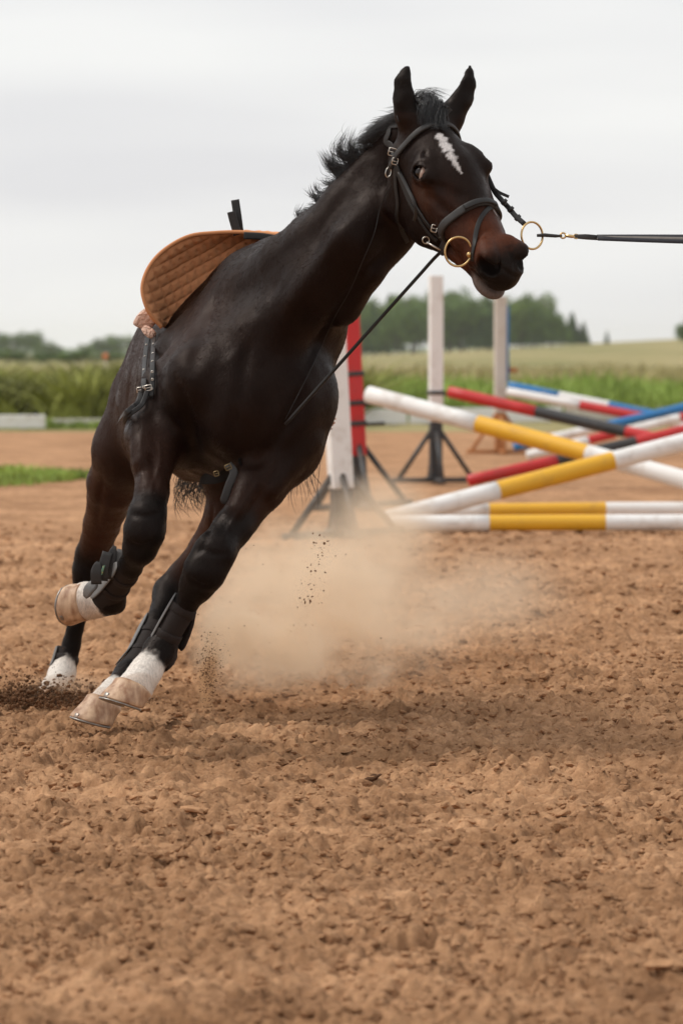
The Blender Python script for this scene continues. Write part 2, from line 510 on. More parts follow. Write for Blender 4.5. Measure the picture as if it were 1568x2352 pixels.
def cone(a, b, ra, rb, k=0.03, flat=None, op='add'):
    """round cone; flat=(axis, factor): squeezed along the axis by the factor (>1 thinner)"""
    a, b = np.asarray(a, float), np.asarray(b, float)
    w, s = (unit(flat[0]), flat[1]) if flat is not None else (None, 1.0)
    m = max(ra, rb) / min(1.0, s) + k + 0.03
    sl, X, Y, Z = sub_grid(np.minimum(a, b) - m, np.maximum(a, b) + m)
    px, py, pz = X - np.float32(a[0]), Y - np.float32(a[1]), Z - np.float32(a[2])
    ba = b - a
    if w is not None:
        w32 = w.astype(np.float32)
        dt = (px * w32[0] + py * w32[1] + pz * w32[2]) * np.float32(s - 1)
        px, py, pz = px + dt * w32[0], py + dt * w32[1], pz + dt * w32[2]
        ba = ba + (s - 1) * (ba @ w) * w
    ba = ba.astype(np.float32)
    t = np.clip((px * ba[0] + py * ba[1] + pz * ba[2]) / np.float32(ba @ ba + 1e-9), 0, 1)
    qx, qy, qz = px - t * ba[0], py - t * ba[1], pz - t * ba[2]
    ql = np.sqrt(qx * qx + qy * qy + qz * qz) + np.float32(1e-6)
    d = ql - (np.float32(ra) + np.float32(rb - ra) * t)
    if w is not None:
        dt = (qx * w32[0] + qy * w32[1] + qz * w32[2]) * np.float32(s - 1)
        gx, gy, gz = qx + dt * w32[0], qy + dt * w32[1], qz + dt * w32[2]
        d = d * ql / (np.sqrt(gx * gx + gy * gy + gz * gz) + np.float32(1e-6))
    blend(sl, d, k, op)

def ell(c, axes, radii, k=0.05, op='add'):
    c, axes, radii = np.asarray(c, float), np.asarray(axes, float), np.asarray(radii, float)
    ext = np.sqrt(((axes * radii[:, None]) ** 2).sum(0)) + k + 0.03
    sl, X, Y, Z = sub_grid(c - ext, c + ext)
    px, py, pz = X - np.float32(c[0]), Y - np.float32(c[1]), Z - np.float32(c[2])
    k0 = 0; k1 = 0
    for ax, r in zip(axes.astype(np.float32), radii):
        q = (px * ax[0] + py * ax[1] + pz * ax[2]) * np.float32(1 / r)
        k0 = k0 + q * q
        k1 = k1 + q * q * np.float32(1 / (r * r))
    k0, k1 = np.sqrt(k0), np.sqrt(k1)
    blend(sl, k0 * (k0 - 1) / (k1 + np.float32(1e-6)), k, op)

def chain(pts, k=0.03, flat=None):
    """pts: (px, py, depth, radius in photo pixels)"""
    for p, q in zip(pts[:-1], pts[1:]):
        cone(P(*p[:3]), P(*q[:3]), R(p[3], p[2]), R(q[3], q[2]), k, flat)

# body frame: forward, left, up (the horse leans into its turn)
heading = math.radians(12)
BF = unit([math.sin(heading), -math.cos(heading), 0.03])
BU = unit(np.array([0.235, 0.02, 0.972])); BU = unit(BU - BF * (BU @ BF))
BL = np.cross(BU, BF)
BO = P(572, 822, 11.8)
BAX = np.array([BF, BL, BU])
def B(f, l, u): return BO + f * BF + l * BL + u * BU
# head frame: s along the face to the muzzle, u to the horse's left, v out of the forehead
HA = unit([0.436, -0.507, -0.744])
HW = unit([0.862, 0.473, 0.182]); HW = unit(HW - HA * (HW @ HA))
HN = np.cross(HA, HW)
HO = P(985, 269, 11.06)
HAX = np.array([HA, HW, HN])
def H(s, u, v):
    s = s if s < .18 else .18 + (s - .18) * .87
    return HO + s * HA + u * HW + v * HN

# ---- trunk
ell(B(-.28, .0, -.06), BAX, (.62, .25, .30), .1)
ell(B(-.28, .02, .08), BAX, (.55, .165, .28), .1)
ell(B(.08, -.015, -.10), BAX, (.38, .24, .28), .08)
ell(B(.06, .01, .06), BAX, (.36, .16, .28), .08)
ell(B(-.5, .02, -.06), BAX, (.45, .255, .31), .08)
cone(B(.08, 0, .27), B(-.45, 0, .22), .085, .085, .08)
ell(B(-.84, .03, -.02), BAX, (.38, .225, .28), .1)
for sd in (-1, 1):
    g = 1.0 if sd < 0 else .68
    ell(B(-.84, .115 * sd * (1 if sd < 0 else .4), -.09), BAX, (.30, .13, .29), .08)
    # shoulder blade and upper arm
    cone(B(-.02, .075 * sd * g, .20), B(.33, .185 * sd * g, -.12), .085, .105, .08, (BL, 1.3))
    cone(B(.33, .18 * sd * g, -.12), B(.13, .18 * sd * g, -.30), .10, .085, .07)
    cone(B(-.06, .185 * sd * g, -.06), B(.06, .18 * sd * g, -.28), .10, .085, .07)
ell(B(.33, 0, -.12), BAX, (.17, .19, .24), .07)
for sd in (-1, 1):      # breast muscles either side of the groove
    ell(B(.41, .08 * sd, -.16), BAX, (.09, .08, .15), .04)
# ---- neck
neck = [(655, 705, 11.58, 160), (704, 641, 11.44, 112), (760, 586, 11.35, 92), (826, 519, 11.32, 88), (880, 460, 11.31, 86), (924, 393, 11.32, 74), (952, 335, 11.27, 56)]
n_axis = unit(P(925, 385, 11.2) - P(698, 632, 11.42))
n_up = np.array([-.657, 0, .754]); n_up = unit(n_up - n_axis * (n_up @ n_axis))
n_side = np.cross(n_axis, n_up)
chain(neck, .07, (n_side, 1.45))
chain([(655, 592, 11.7, 42), (728, 530, 11.45, 34), (797, 463, 11.34, 28), (860, 392, 11.31, 26), (918, 318, 11.27, 24), (957, 290, 11.18, 26)], .07)
# throat and windpipe edge
chain([(780, 700, 11.35, 50), (835, 614, 11.25, 40), (890, 550, 11.28, 36), (925, 512, 11.26, 40)], .06)
# brachial muscle along the side of the neck
chain([(610, 770, 11.42, 75), (720, 650, 11.3, 50), (810, 550, 11.2, 38), (875, 468, 11.22, 28)], .07)

# ---- head
ell(H(.07, 0, -.085), HAX, (.12, .080, .092), .05)
ell(H(.17, 0, -.065), HAX, (.13, .094, .078), .04)
cone(H(.18, 0, -.055), H(.50, 0, -.078), .066, .040, .04, (HN, 1.05))
for sd in (-1, 1):
    cone(H(.135, .075 * sd, -.03), H(.19, .096 * sd, -.032), .026, .026, .03)         # brow
    cone(H(.23, .072 * sd, -.085), H(.40, .05 * sd, -.10), .030, .022, .03)           # facial crest
    cone(H(.27, .03 * sd, -.11), H(.47, .026 * sd, -.105), .058, .043, .04)           # upper jaw
    ell(H(.165, .06 * sd, -.175), HAX, (.135, .042, .120), .04)                       # cheek plate
    cone(H(.24, .035 * sd, -.235), H(.46, .018 * sd, -.168), .034, .028, .035)        # lower jaw
    cone(H(.03, .058 * sd, -.12), H(.10, .068 * sd, -.235), .045, .04, .05)
ell(H(.535, .002, -.092), HAX, (.075, .058, .058), .04)
ell(H(.578, .004, -.108), HAX, (.036, .050, .046), .025)
for sd in (-1, 1):
    ell(H(.55, .050 * sd, -.068), HAX, (.045, .028, .040), .02)                        # nostril rim
    cone(H(.50, .036 * sd, -.046), H(.548, .052 * sd, -.040), .02, .021, .025)
cone(P(952, 274, 11.08), P(1030, 274, 11.15), .045, .043, .05)
# lower lip, hanging a little open
ell(H(.540, 0, -.176), HAX, (.055, .043, .028), .012)
ell(H(.50, 0, -.165), HAX, (.045, .034, .03), .03)
for sd in (-1, 1):
    ell(H(.566, .060 * sd, -.060), np.array([unit(HA - .3 * HN), unit(HW), unit(HN + .3 * HA)]), (.034, .040, .023), .010, 'sub')   # nostril
    cone(H(.50, .055 * sd, -.142), H(.575, .04 * sd, -.15), .006, .010, .012, None, 'sub')   # mouth corner line
ell(H(.595, 0, -.150), HAX, (.06, .055, .0125), .010, 'sub')                              # open mouth
# eyes: orbit, lids, socket
EYES = {}
for sd in (-1, 1):
    ec = H(.158, .086 * sd, -.048)
    en = unit(.60 * sd * HW + .28 * HA + .46 * HN)
    eh = .637 * HA - .764 * sd * HW + .05 * HN
    eh = unit(eh - en * (eh @ en)); ev = np.cross(en, eh)
    if ev @ HN < 0: ev = -ev
    EYES[sd] = (ec, en, eh, ev)
    cone(ec - eh * .008, ec + eh * .010, .0275, .0265, .022)
    cone(ec - eh * .018 + ev * .017 + en * .012, ec + eh * .012 + ev * .019 + en * .012, .0095, .0085, .012)   # brow fold over the lid
    cone(ec - eh * .012 - ev * .019 + en * .008, ec + eh * .020 - ev * .014 + en * .006, .007, .006, .012)
    ell(ec + en * .026, np.array([unit(eh - .15 * ev), unit(ev + .15 * eh), en]), (.0275, .0180, .025), .004, 'sub')
# ears, turned back
def ear(base, mid, up, tip, front, wid):
    base, mid, up, tip, front = (np.asarray(q, float) for q in (base, mid, up, tip, front))
    cone(base, base + .6 * (mid - base), .030, .030, .03)
    cone(base + .4 * (mid - base), mid, .030, wid, .015, (front, 1.7))
    cone(mid, up, wid, wid * .80, .012, (front, 2.1))
    cone(up, up + .6 * (tip - up), wid * .80, wid * .50, .010, (front, 2.0))
    cone(up + .6 * (tip - up), tip, wid * .50, .0075, .008, (front, 1.7))
    cone(base + .75 * (mid - base) + front * .036, up + front * .018, wid * .75, wid * .4, .008, None, 'sub')
ear(P(931, 262, 11.07), P(927, 222, 11.06), P(924, 190, 11.06), P(934, 155, 11.07), unit([.42, .9, .0]), .031)
ear(P(1040, 258, 11.15), P(1064, 222, 11.15), P(1075, 192, 11.15), P(1079, 154, 11.17), unit([-.5, .85, .0]), .030)

# ---- legs: (px, py, depth, radius px)
legRF = [(400, 900, 11.6, 80), (362, 1000, 11.55, 66), (350, 1060, 11.45, 46), (350, 1128, 11.36, 37), (338, 1185, 11.30, 42), (332, 1222, 11.29, 44), (322, 1258, 11.31, 36), (300, 1300, 11.4, 25), (264, 1351, 11.52, 24), (252, 1373, 11.56, 35), (222, 1378, 11.6, 38), (200, 1379, 11.6, 45)]
legLF = [(640, 950, 11.5, 85), (655, 1030, 11.48, 72), (600, 1120, 11.4, 53), (535, 1212, 11.3, 42), (492, 1270, 11.23, 46), (470, 1312, 11.22, 47), (452, 1345, 11.25, 38), (428, 1385, 11.28, 25), (383, 1460, 11.3, 23), (366, 1492, 11.3, 34), (335, 1543, 11.25, 34), (312, 1578, 11.21, 42)]
legLH = [(600, 960, 12.6, 110), (570, 1090, 12.25, 88), (535, 1180, 12.25, 62), (480, 1262, 12.35, 42), (425, 1325, 12.42, 38), (393, 1362, 12.42, 39), (360, 1430, 12.3, 24), (322, 1508, 12.15, 22), (297, 1548, 12.05, 32), (262, 1590, 11.97, 30), (244, 1612, 11.93, 37)]
legRH = [(345, 930, 12.75, 95), (300, 1030, 12.8, 78), (262, 1110, 12.95, 60), (234, 1205, 13.2, 40), (214, 1275, 13.34, 38), (203, 1312, 13.35, 34), (184, 1400, 13.36, 21), (165, 1480, 13.38, 19), (143, 1548, 13.36, 29), (128, 1578, 13.28, 28), (120, 1592, 13.25, 34)]
for lg in (legRF, legLF, legLH, legRH):
    chain(lg[:3], .06)
    chain(lg[2:], .022)
# flexor tendons behind the cannons, knee and hock bones, heels
def bump_px(px, py, d, r, k=.015): cone(P(px, py, d), P(px + 1, py, d), R(r, d), R(r, d), k)
bump_px(360, 1214, 11.31, 20); bump_px(304, 1212, 11.31, 18); bump_px(272, 1392, 11.57, 13)
bump_px(505, 1295, 11.3, 22); bump_px(440, 1300, 11.28, 20); bump_px(388, 1505, 11.36, 20)
chain([(415, 1330, 12.55, 26), (370, 1378, 12.55, 20)], .02)
chain([(240, 1262, 13.47, 24), (222, 1300, 13.47, 18)], .02)
cone(P(470, 1312, 11.28), P(400, 1450, 11.36), R(17, 11.3), R(13, 11.3), .012)
cone(P(393, 1362, 12.5), P(316, 1520, 12.25), R(17, 12.4), R(14, 12.2), .012)
cone(P(206, 1312, 13.42), P(158, 1510, 13.45), R(15, 13.4), R(12, 13.4), .012)
# muscle relief on forearms, gaskins and shoulder
chain([(330, 985, 11.48, 34), (328, 1060, 11.39, 20)], .03)
chain([(385, 990, 11.5, 40), (372, 1075, 11.4, 17)], .03)
chain([(690, 1010, 11.42, 44), (620, 1120, 11.33, 24)], .03)
chain([(600, 1060, 11.4, 44), (545, 1170, 11.27, 22)], .03)
chain([(590, 1120, 12.35, 50), (520, 1235, 12.4, 26)], .03)

def surface_nets(F, lo, h):
    s = F < 0
    c = np.zeros(np.array(F.shape) - 1, np.uint8)
    for i in (0, 1):
        for j in (0, 1):
            for k in (0, 1):
                c += s[i:F.shape[0] - 1 + i, j:F.shape[1] - 1 + j, k:F.shape[2] - 1 + k]
    act = (c > 0) & (c < 8)
    del c
    I = np.argwhere(act).astype(np.int32)
    idm = np.full(act.shape, -1, np.int32); idm[act] = np.arange(len(I))
    val = {}
    for i in (0, 1):
        for j in (0, 1):
            for k in (0, 1):
                val[(i, j, k)] = F[I[:, 0] + i, I[:, 1] + j, I[:, 2] + k]
    acc = np.zeros((len(I), 3)); cnt = np.zeros(len(I))
    for ax in range(3):
        for a in (0, 1):
            for b in (0, 1):
                p = [a, b]; p.insert(ax, 0); q = [a, b]; q.insert(ax, 1)
                f0, f1 = val[tuple(p)], val[tuple(q)]
                m = (f0 < 0) != (f1 < 0)
                t = np.where(m, f0 / np.where(m, f0 - f1, 1), 0)
                pt = np.tile(np.array(p, float), (len(I), 1)); pt[:, ax] = t
                acc += pt * m[:, None]; cnt += m
    V = lo + h * (I + acc / cnt[:, None])
    faces = []
    for ax in range(3):
        o = [k for k in range(3) if k != ax]
        n = F.shape
        sa = [slice(1, n[k] - 1) for k in range(3)]; sb = list(sa)
        sa[ax] = slice(0, n[ax] - 1); sb[ax] = slice(1, n[ax])
        x0, x1 = s[tuple(sa)], s[tuple(sb)]
        e = np.argwhere(x0 != x1)
        sign = x0[x0 != x1]
        off = np.array([1, 1, 1]); off[ax] = 0
        e = e + off
        def cell(da, db):
            q = e.copy(); q[:, o[0]] += da; q[:, o[1]] += db
            return idm[q[:, 0], q[:, 1], q[:, 2]]
        quad = np.stack([cell(-1, -1), cell(0, -1), cell(0, 0), cell(-1, 0)], 1)
        flip = sign if ax != 1 else ~sign
        quad[~flip] = quad[~flip][:, ::-1]
        faces.append(quad)
    return V, np.vstack(faces)

HV, HFc = surface_nets(SDF, LO, GRID_H)
HFc = HFc[(HFc >= 0).all(1)]

def smooth_mesh(V, Fq, it, lam=0.5):
    e = np.vstack([Fq[:, [0, 1]], Fq[:, [1, 2]], Fq[:, [2, 3]], Fq[:, [3, 0]]])
    deg = np.bincount(e.ravel(), minlength=len(V)).astype(float)
    for i in range(it):
        for f in (lam, -lam * 1.03):
            s = np.stack([np.bincount(e[:, 0], V[e[:, 1], k], len(V)) + np.bincount(e[:, 1], V[e[:, 0], k], len(V)) for k in range(3)], 1)
            V = V + f * (s / np.maximum(deg, 1)[:, None] - V)
    return V
HV = smooth_mesh(HV, HFc, 3)

# ---- sculpting strokes along the skin: grooves between muscles, veins, wrinkles
from mathutils.bvhtree import BVHTree
CAMP = np.array([0, 0, CAM_H])
def vert_normals(V, F):
    fn = np.cross(V[F[:, 2]] - V[F[:, 0]], V[F[:, 3]] - V[F[:, 1]])
    n_ = np.stack([sum(np.bincount(F[:, c], fn[:, k], len(V)) for c in range(4)) for k in range(3)], 1)
    return n_ / (np.linalg.norm(n_, axis=1)[:, None] + 1e-12)
BVH = BVHTree.FromPolygons([tuple(v) for v in HV], [tuple(f) for f in HFc.tolist()])
VN = vert_normals(HV, HFc)
front = HV[np.argmin(np.linalg.norm(HV - P(560, 800, 11.3), axis=1))]
if VN[np.argmin(np.linalg.norm(HV - P(560, 800, 11.3), axis=1))][1] > 0: VN = -VN; HFc = HFc[:, ::-1].copy()
DISP = np.zeros(len(HV))
def stroke(pts, w, depth):
    line = []
    pp = spline(np.array(pts, float), 6 * len(pts))
    for x, y in pp:
        loc, nor, idx, dist = BVH.ray_cast(Vector(CAMP), Vector(unit(P(x, y, 10) - CAMP)))
        if loc is not None: line.append(np.array(loc))
    if len(line) < 2: return
    line = np.array(line); lo, hi = line.min(0) - 3 * w, line.max(0) + 3 * w
    m = np.where(((HV > lo) & (HV < hi)).all(1))[0]
    best = np.full(len(m), 9.0)
    end = np.zeros(len(m))
    n_ = len(line) - 1
    for i in range(n_):
        if np.linalg.norm(line[i + 1] - line[i]) > .12: continue
        ba = line[i + 1] - line[i]
        t = np.clip(((HV[m] - line[i]) @ ba) / (ba @ ba + 1e-12), 0, 1)
        dd = np.linalg.norm(HV[m] - line[i] - t[:, None] * ba, axis=1)
        s_ = dd < best
        best[s_] = dd[s_]; end[s_] = (i + t[s_]) / n_
    DISP[m] += depth * np.exp(-(best / w) ** 2) * np.clip(np.minimum(end, 1 - end) * 5, 0, 1)
for pts, w, dp in (
    ([(572, 740), (560, 840), (548, 930), (542, 1030)], .024, -.014),
    ([(515, 620), (480, 720), (455, 800), (440, 870)], .030, -.012),
    ([(385, 850), (425, 930), (445, 1010), (450, 1060)], .022, -.016),
    ([(700, 880), (668, 960), (610, 1040), (570, 1080)], .022, -.014),
    ([(350, 820), (358, 900), (345, 985)], .020, -.009),
    ([(430, 700), (400, 790), (372, 870)], .030, .008),
    ([(905, 555), (830, 640), (745, 760), (690, 850)], .020, -.012),
    ([(870, 330), (790, 450), (700, 590), (610, 700)], .032, -.008),
    ([(840, 470), (760, 570), (680, 690), (630, 800)], .028, .008),
    ([(700, 560), (630, 650), (560, 760)], .030, -.008),
    ([(640, 620), (600, 700), (560, 790), (500, 860)], .02, .005),
    ([(345, 1030), (352, 1080), (356, 1130)], .012, -.006),
    ([(325, 990), (322, 1050), (330, 1110)], .008, .004),
    ([(645, 1050), (590, 1150), (545, 1215)], .013, -.007),
    ([(610, 1080), (570, 1140), (525, 1215), (505, 1255)], .006, .0038),
    ([(365, 1000), (368, 1060), (352, 1110), (345, 1150)], .005, .003),
    ([(300, 1178), (335, 1186), (378, 1176)], .010, -.005), ([(292, 1246), (328, 1256), (362, 1240)], .009, -.005),
    ([(452, 1256), (490, 1272), (530, 1270)], .010, -.005), ([(430, 1325), (462, 1345), (492, 1345)], .009, -.005),
    ([(400, 1395), (375, 1440), (362, 1470)], .006, -.004),
    ([(978, 440), (1020, 480), (1052, 508)], .011, -.006), ([(985, 425), (1025, 460), (1062, 490)], .010, .005),
    ([(1000, 425), (1035, 440), (1075, 455)], .016, -.005),
    ([(975, 455), (1000, 490), (1008, 520)], .004, .0025), ([(1000, 490), (1030, 500), (1060, 530)], .004, .0025),
    ([(968, 352), (982, 350)], .016, -.009),
    ([(952, 380), (968, 372), (990, 380)], .004, -.003), ([(960, 420), (978, 422), (1000, 425)], .004, -.003), ([(965, 432), (985, 434), (1005, 440)], .005, -.0025),
    ([(1090, 560), (1105, 535), (1130, 525)], .006, -.003),
    ([(1165, 560), (1180, 590), (1182, 625)], .007, -.005), ([(1150, 612), (1170, 630), (1195, 640)], .006, -.004),
    ([(1080, 590), (1092, 612), (1110, 635), (1140, 650)], .005, -.006), ([(1075, 600), (1085, 622), (1100, 645)], .006, .003),
    ([(300, 850), (290, 930), (300, 1000)], .02, -.006), ([(275, 840), (268, 900), (275, 950)], .02, .005),
    ([(240, 1080), (230, 1150), (222, 1220)], .012, -.006), ([(490, 1150), (480, 1220), (450, 1280)], .010, -.006)):
    stroke(pts, w, dp)
_nz = lambda sc, sd_: noise2(HV[:, 0] * sc + 3, HV[:, 1] * sc * .8 + HV[:, 2] * sc * .6, sd_) + noise2(HV[:, 2] * sc + 7, HV[:, 0] * sc * .7 - HV[:, 1] * sc * .7, sd_ + 5)
DISP += .0022 * _nz(11, 51) + .0011 * _nz(26, 52)
HV = HV + VN * DISP[:, None]

# ---- coat colours as a vertex attribute (the hair's own colours)
def seg_dist(V, a, b):
    ba = b - a
    t = np.clip(((V - a) @ ba) / (ba @ ba), 0, 1)
    return np.linalg.norm(V - a - t[:, None] * ba, axis=1)
def poly_dist(V, pts):
    return np.min([seg_dist(V, a, b) for a, b in zip(pts[:-1], pts[1:])], axis=0)
def noise3(V, sc, seed):
    return (noise2(V[:, 0] * sc + 3.1, V[:, 1] * sc * .8 + V[:, 2] * sc * .6, seed) + noise2(V[:, 2] * sc + 7.7, V[:, 0] * sc * .7 - V[:, 1] * sc * .7, seed + 5)) 
colr = np.tile(np.array([.0085, .0046, .0036]), (len(HV), 1))
def tint(mask, c):
    global colr
    mask = np.clip(mask, 0, 1)[:, None]
    colr = colr * (1 - mask) + np.array(c) * mask
n_lo, n_hi = noise3(HV, 9, 1), noise3(HV, 70, 2)
rel = HV - BO
fb, lb, ub = rel @ BF, rel @ BL, rel @ BU
hs, hu, hv = ((HV - HO) @ q for q in HAX)
in_head = (hs > .0) & (np.abs(hu) < .16) & (hv > -.32) & (hv < .1) & (hs < .7) & (HV[:, 1] < 11.4)
# warmer bay on the flank, haunches, upper legs
tint(sstep(.1, .55, -fb) * .55 + n_lo * .12, (.034, .0150, .0095))
for lg in (legRF, legLF):
    tint(sstep(R(75, 11.4), R(25, 11.4), poly_dist(HV, [P(*q[:3]) for q in lg[1:4]]) - .03) * .5, (.032, .0125, .0070))
for lg in (legLH, legRH):
    tint(sstep(.09, .02, poly_dist(HV, [P(*q[:3]) for q in lg[1:4]]) - .04) * .85, (.045, .016, .008))
for lg, k0, k1 in ((legRF, 4, 9), (legLF, 3, 9), (legLH, 5, 8), (legRH, 4, 8)):      # black points
    tint(sstep(.10, .05, poly_dist(HV, [P(*q[:3]) for q in lg[k0:k1 + 1]])) , (.0048, .0044, .0045))
# warmer bay hair on the right shoulder and the base of the neck
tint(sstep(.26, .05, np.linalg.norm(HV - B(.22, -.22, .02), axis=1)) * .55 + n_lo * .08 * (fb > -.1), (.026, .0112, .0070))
# chestnut muzzle and cheeks
tint(in_head * sstep(.30, .40, hs + n_lo * .03) * sstep(.54, .46, hs - .35 * (hv + .08) + n_lo * .01) * .95, (.078, .023, .010))
tint(in_head * sstep(.20, .28, hs) * sstep(.45, .40, hs) * sstep(.035, .065, np.abs(hu)) * sstep(-.19, -.13, hv) * .55, (.034, .0125, .0075))
tint(in_head * sstep(.055, .02, np.abs(np.sqrt((hs - .2) ** 2 + (hv + .085) ** 2 * 1.5) - .02)) * sstep(.06, .09, np.abs(hu)) * .6, (.055, .020, .010))
tint(in_head * sstep(.440, .505, hs - .3 * (hv + .08) + n_hi * .015 + n_lo * .01), (.0075, .0058, .0052))
for sd in (-1, 1):
    tint(sstep(.040, .026, np.linalg.norm(HV - H(.566, .056 * sd, -.060), axis=1)) * .95, (.0045, .0032, .0030))
tint((HV[:, 2] > P(0, 262, 11.1)[2]) * 1.0, (.0045, .0038, .0036))
# grey-pink lower lip
tint(in_head * sstep(.44, .47, hs) * sstep(-.146, -.156, hv) * sstep(-.205, -.185, hv + n_lo * .01) * .9, (.15, .125, .115))
for sd in (-1, 1):
    de = np.linalg.norm(HV - EYES[sd][0] - EYES[sd][1] * .015, axis=1)
    tint(sstep(.034, .020, de), (.004, .003, .003))
# blaze, narrowing to the nose, and a snip
def star(pts, wid, jit):
    line = []
    for x, y in pts:
        loc, nor, idx, dist = BVH.ray_cast(Vector(CAMP), Vector(unit(P(x, y, 10) - CAMP)))
        line.append(np.array(loc))
    m = np.zeros(len(HV))
    for a, b, wa, wb in zip(line[:-1], line[1:], wid[:-1], wid[1:]):
        ba = b - a
        t = np.clip(((HV - a) @ ba) / (ba @ ba), 0, 1)
        dd = np.linalg.norm(HV - a - t[:, None] * ba, axis=1)
        m = np.maximum(m, sstep(1.05, .55, dd / (wa + (wb - wa) * t) + n_hi * jit + n_lo * jit * .5))
    return m * in_head
tint(star([(1010, 314), (1022, 332), (1036, 358), (1050, 382), (1060, 398)], [.012, .0155, .012, .008, .003], .75) * .8, (.66, .63, .62))
tint(star([(1133, 482), (1139, 492)], [.008, .006], .6) * .8, (.55, .5, .48))
# white socks
for lg, i0, wob in ((legRF, 9, .0), (legLF, 9, -.05), (legLH, 8, .1), (legRH, 8, -.5)):
    a, b = P(*lg[i0][:3]), P(*lg[-1][:3])
    ax = unit(b - a)
    t = (HV - a) @ ax / np.linalg.norm(b - a)
    dd = np.linalg.norm((HV - a) - np.outer((HV - a) @ ax, ax), axis=1)
    tint(sstep(.25 + wob, .45 + wob, t + n_hi * .08 + n_lo * .16) * (dd < .1) * (t < 2.2) * (HV[:, 2] < .62), (.74, .69, .63))
    tint(sstep(.75, 1.0, t + n_lo * .7) * (dd < .1) * (t < 2.2) * (HV[:, 2] < .62) * .35, (.45, .30, .20))

m_coat, n, l, b = new_mat('horse_coat')
at = n.new('ShaderNodeAttribute'); at.attribute_name = 'coat'
tc = n.new('ShaderNodeTexCoord')
mp = n.new('ShaderNodeMapping'); mp.inputs['Scale'].default_value = (1.0, 1.0, .16); mp.inputs['Rotation'].default_value = (.5, .5, 0)
nz = n.new('ShaderNodeTexNoise'); nz.inputs['Scale'].default_value = 190; nz.inputs['Detail'].default_value = 4; nz.inputs['Roughness'].default_value = .7
l.new(tc.outputs['Object'], mp.inputs[0]); l.new(mp.outputs[0], nz.inputs['Vector'])
mul = n.new('ShaderNodeMix'); mul.data_type = 'RGBA'; mul.blend_type = 'MULTIPLY'; mul.inputs[0].default_value = 1.0
rp = n.new('ShaderNodeValToRGB'); rp.color_ramp.elements[0].position, rp.color_ramp.elements[1].position = .3, .7
rp.color_ramp.elements[0].color = (.70, .69, .68, 1); rp.color_ramp.elements[1].color = (1.22, 1.21, 1.2, 1)
l.new(nz.outputs['Fac'], rp.inputs[0]); l.new(at.outputs['Color'], mul.inputs[6]); l.new(rp.outputs[0], mul.inputs[7])
l.new(mul.outputs[2], b.inputs['Base Color'])
b.inputs['Roughness'].default_value = .43
b.inputs['Specular IOR Level'].default_value = .13
b.inputs['Specular Tint'].default_value = (1, .78, .68, 1)
b.inputs['Sheen Weight'].default_value = .0
b.inputs['Sheen Roughness'].default_value = .45
b.inputs['Sheen Tint'].default_value = (.55, .42, .38, 1)
nb2 = n.new('ShaderNodeTexNoise'); nb2.inputs['Scale'].default_value = 16; nb2.inputs['Detail'].default_value = 4
l.new(tc.outputs['Object'], nb2.inputs['Vector'])
bp = n.new('ShaderNodeBump'); bp.inputs['Strength'].default_value = .55; bp.inputs['Distance'].default_value = .0022
rg = n.new('ShaderNodeMapRange'); rg.inputs[1].default_value = .3; rg.inputs[2].default_value = .7; rg.inputs[3].default_value = .36; rg.inputs[4].default_value = .60
l.new(nb2.outputs['Fac'], rg.inputs[0]); l.new(rg.outputs[0], b.inputs['Roughness'])
bp2 = n.new('ShaderNodeBump'); bp2.inputs['Strength'].default_value = .3; bp2.inputs['Distance'].default_value = .010
l.new(nz.outputs['Fac'], bp.inputs['Height']); l.new(nb2.outputs['Fac'], bp2.inputs['Height']); l.new(bp2.outputs[0], bp.inputs['Normal']); l.new(bp.outputs[0], b.inputs['Normal'])

horse = mesh_obj('horse', HV, HFc, m_coat)
ca = horse.data.color_attributes.new('coat', 'FLOAT_COLOR', 'POINT')
ca.data.foreach_set('color', np.hstack([colr, np.ones((len(HV), 1))]).astype(np.float32).ravel())
tag(horse, 'dark bay horse galloping towards the camera, leaning into a turn', 'horse')
# short coat hair lying along the body: one sliver of geometry per hair
rh = np.random.default_rng(77)
tri = np.vstack([HFc[:, [0, 1, 2]], HFc[:, [0, 2, 3]]])
ta = np.linalg.norm(np.cross(HV[tri[:, 1]] - HV[tri[:, 0]], HV[tri[:, 2]] - HV[tri[:, 0]]), axis=1)
NH = 230000
ti = rh.choice(len(tri), NH, p=ta / ta.sum())
u_, v_ = rh.uniform(size=NH), rh.uniform(size=NH)
sw = u_ + v_ > 1; u_[sw], v_[sw] = 1 - u_[sw], 1 - v_[sw]
bw = np.stack([1 - u_ - v_, u_, v_], 1)
hp0 = (HV[tri[ti]] * bw[:, :, None]).sum(1); hn0 = (VN[tri[ti]] * bw[:, :, None]).sum(1)
hn0 /= np.linalg.norm(hn0, axis=1)[:, None]
hc0 = (colr[tri[ti]] * bw[:, :, None]).sum(1)
flow = np.tile(-.45 * BF + np.array([-.15, 0, -.85]), (NH, 1))
flow += rh.normal(size=(NH, 3)) * .22 + .5 * np.stack([noise2(hp0[:, 0] * 5 + k, hp0[:, 2] * 5 + hp0[:, 1] * 3, 80 + k) for k in range(3)], 1)
flow -= hn0 * (flow * hn0).sum(1)[:, None]
flow /= np.linalg.norm(flow, axis=1)[:, None] + 1e-9
sidev = np.cross(flow, hn0)
hl = rh.uniform(.006, .013, NH); hl[hp0[:, 1] < 11.15] *= .6
tilt = rh.uniform(.05, .22, NH)
wd = rh.uniform(.00045, .0009, NH)
roll = rh.normal(0, .35, NH)
wv = sidev * np.cos(roll)[:, None] + hn0 * np.sin(roll)[:, None]
tip = hp0 + (flow + hn0 * tilt[:, None]) * hl[:, None]
hvv = np.stack([hp0 - wv * wd[:, None] - hn0 * .0004, hp0 + wv * wd[:, None] - hn0 * .0004, tip], 1).reshape(-1, 3)
m_fur, n, l, b = new_mat('coat_hair')
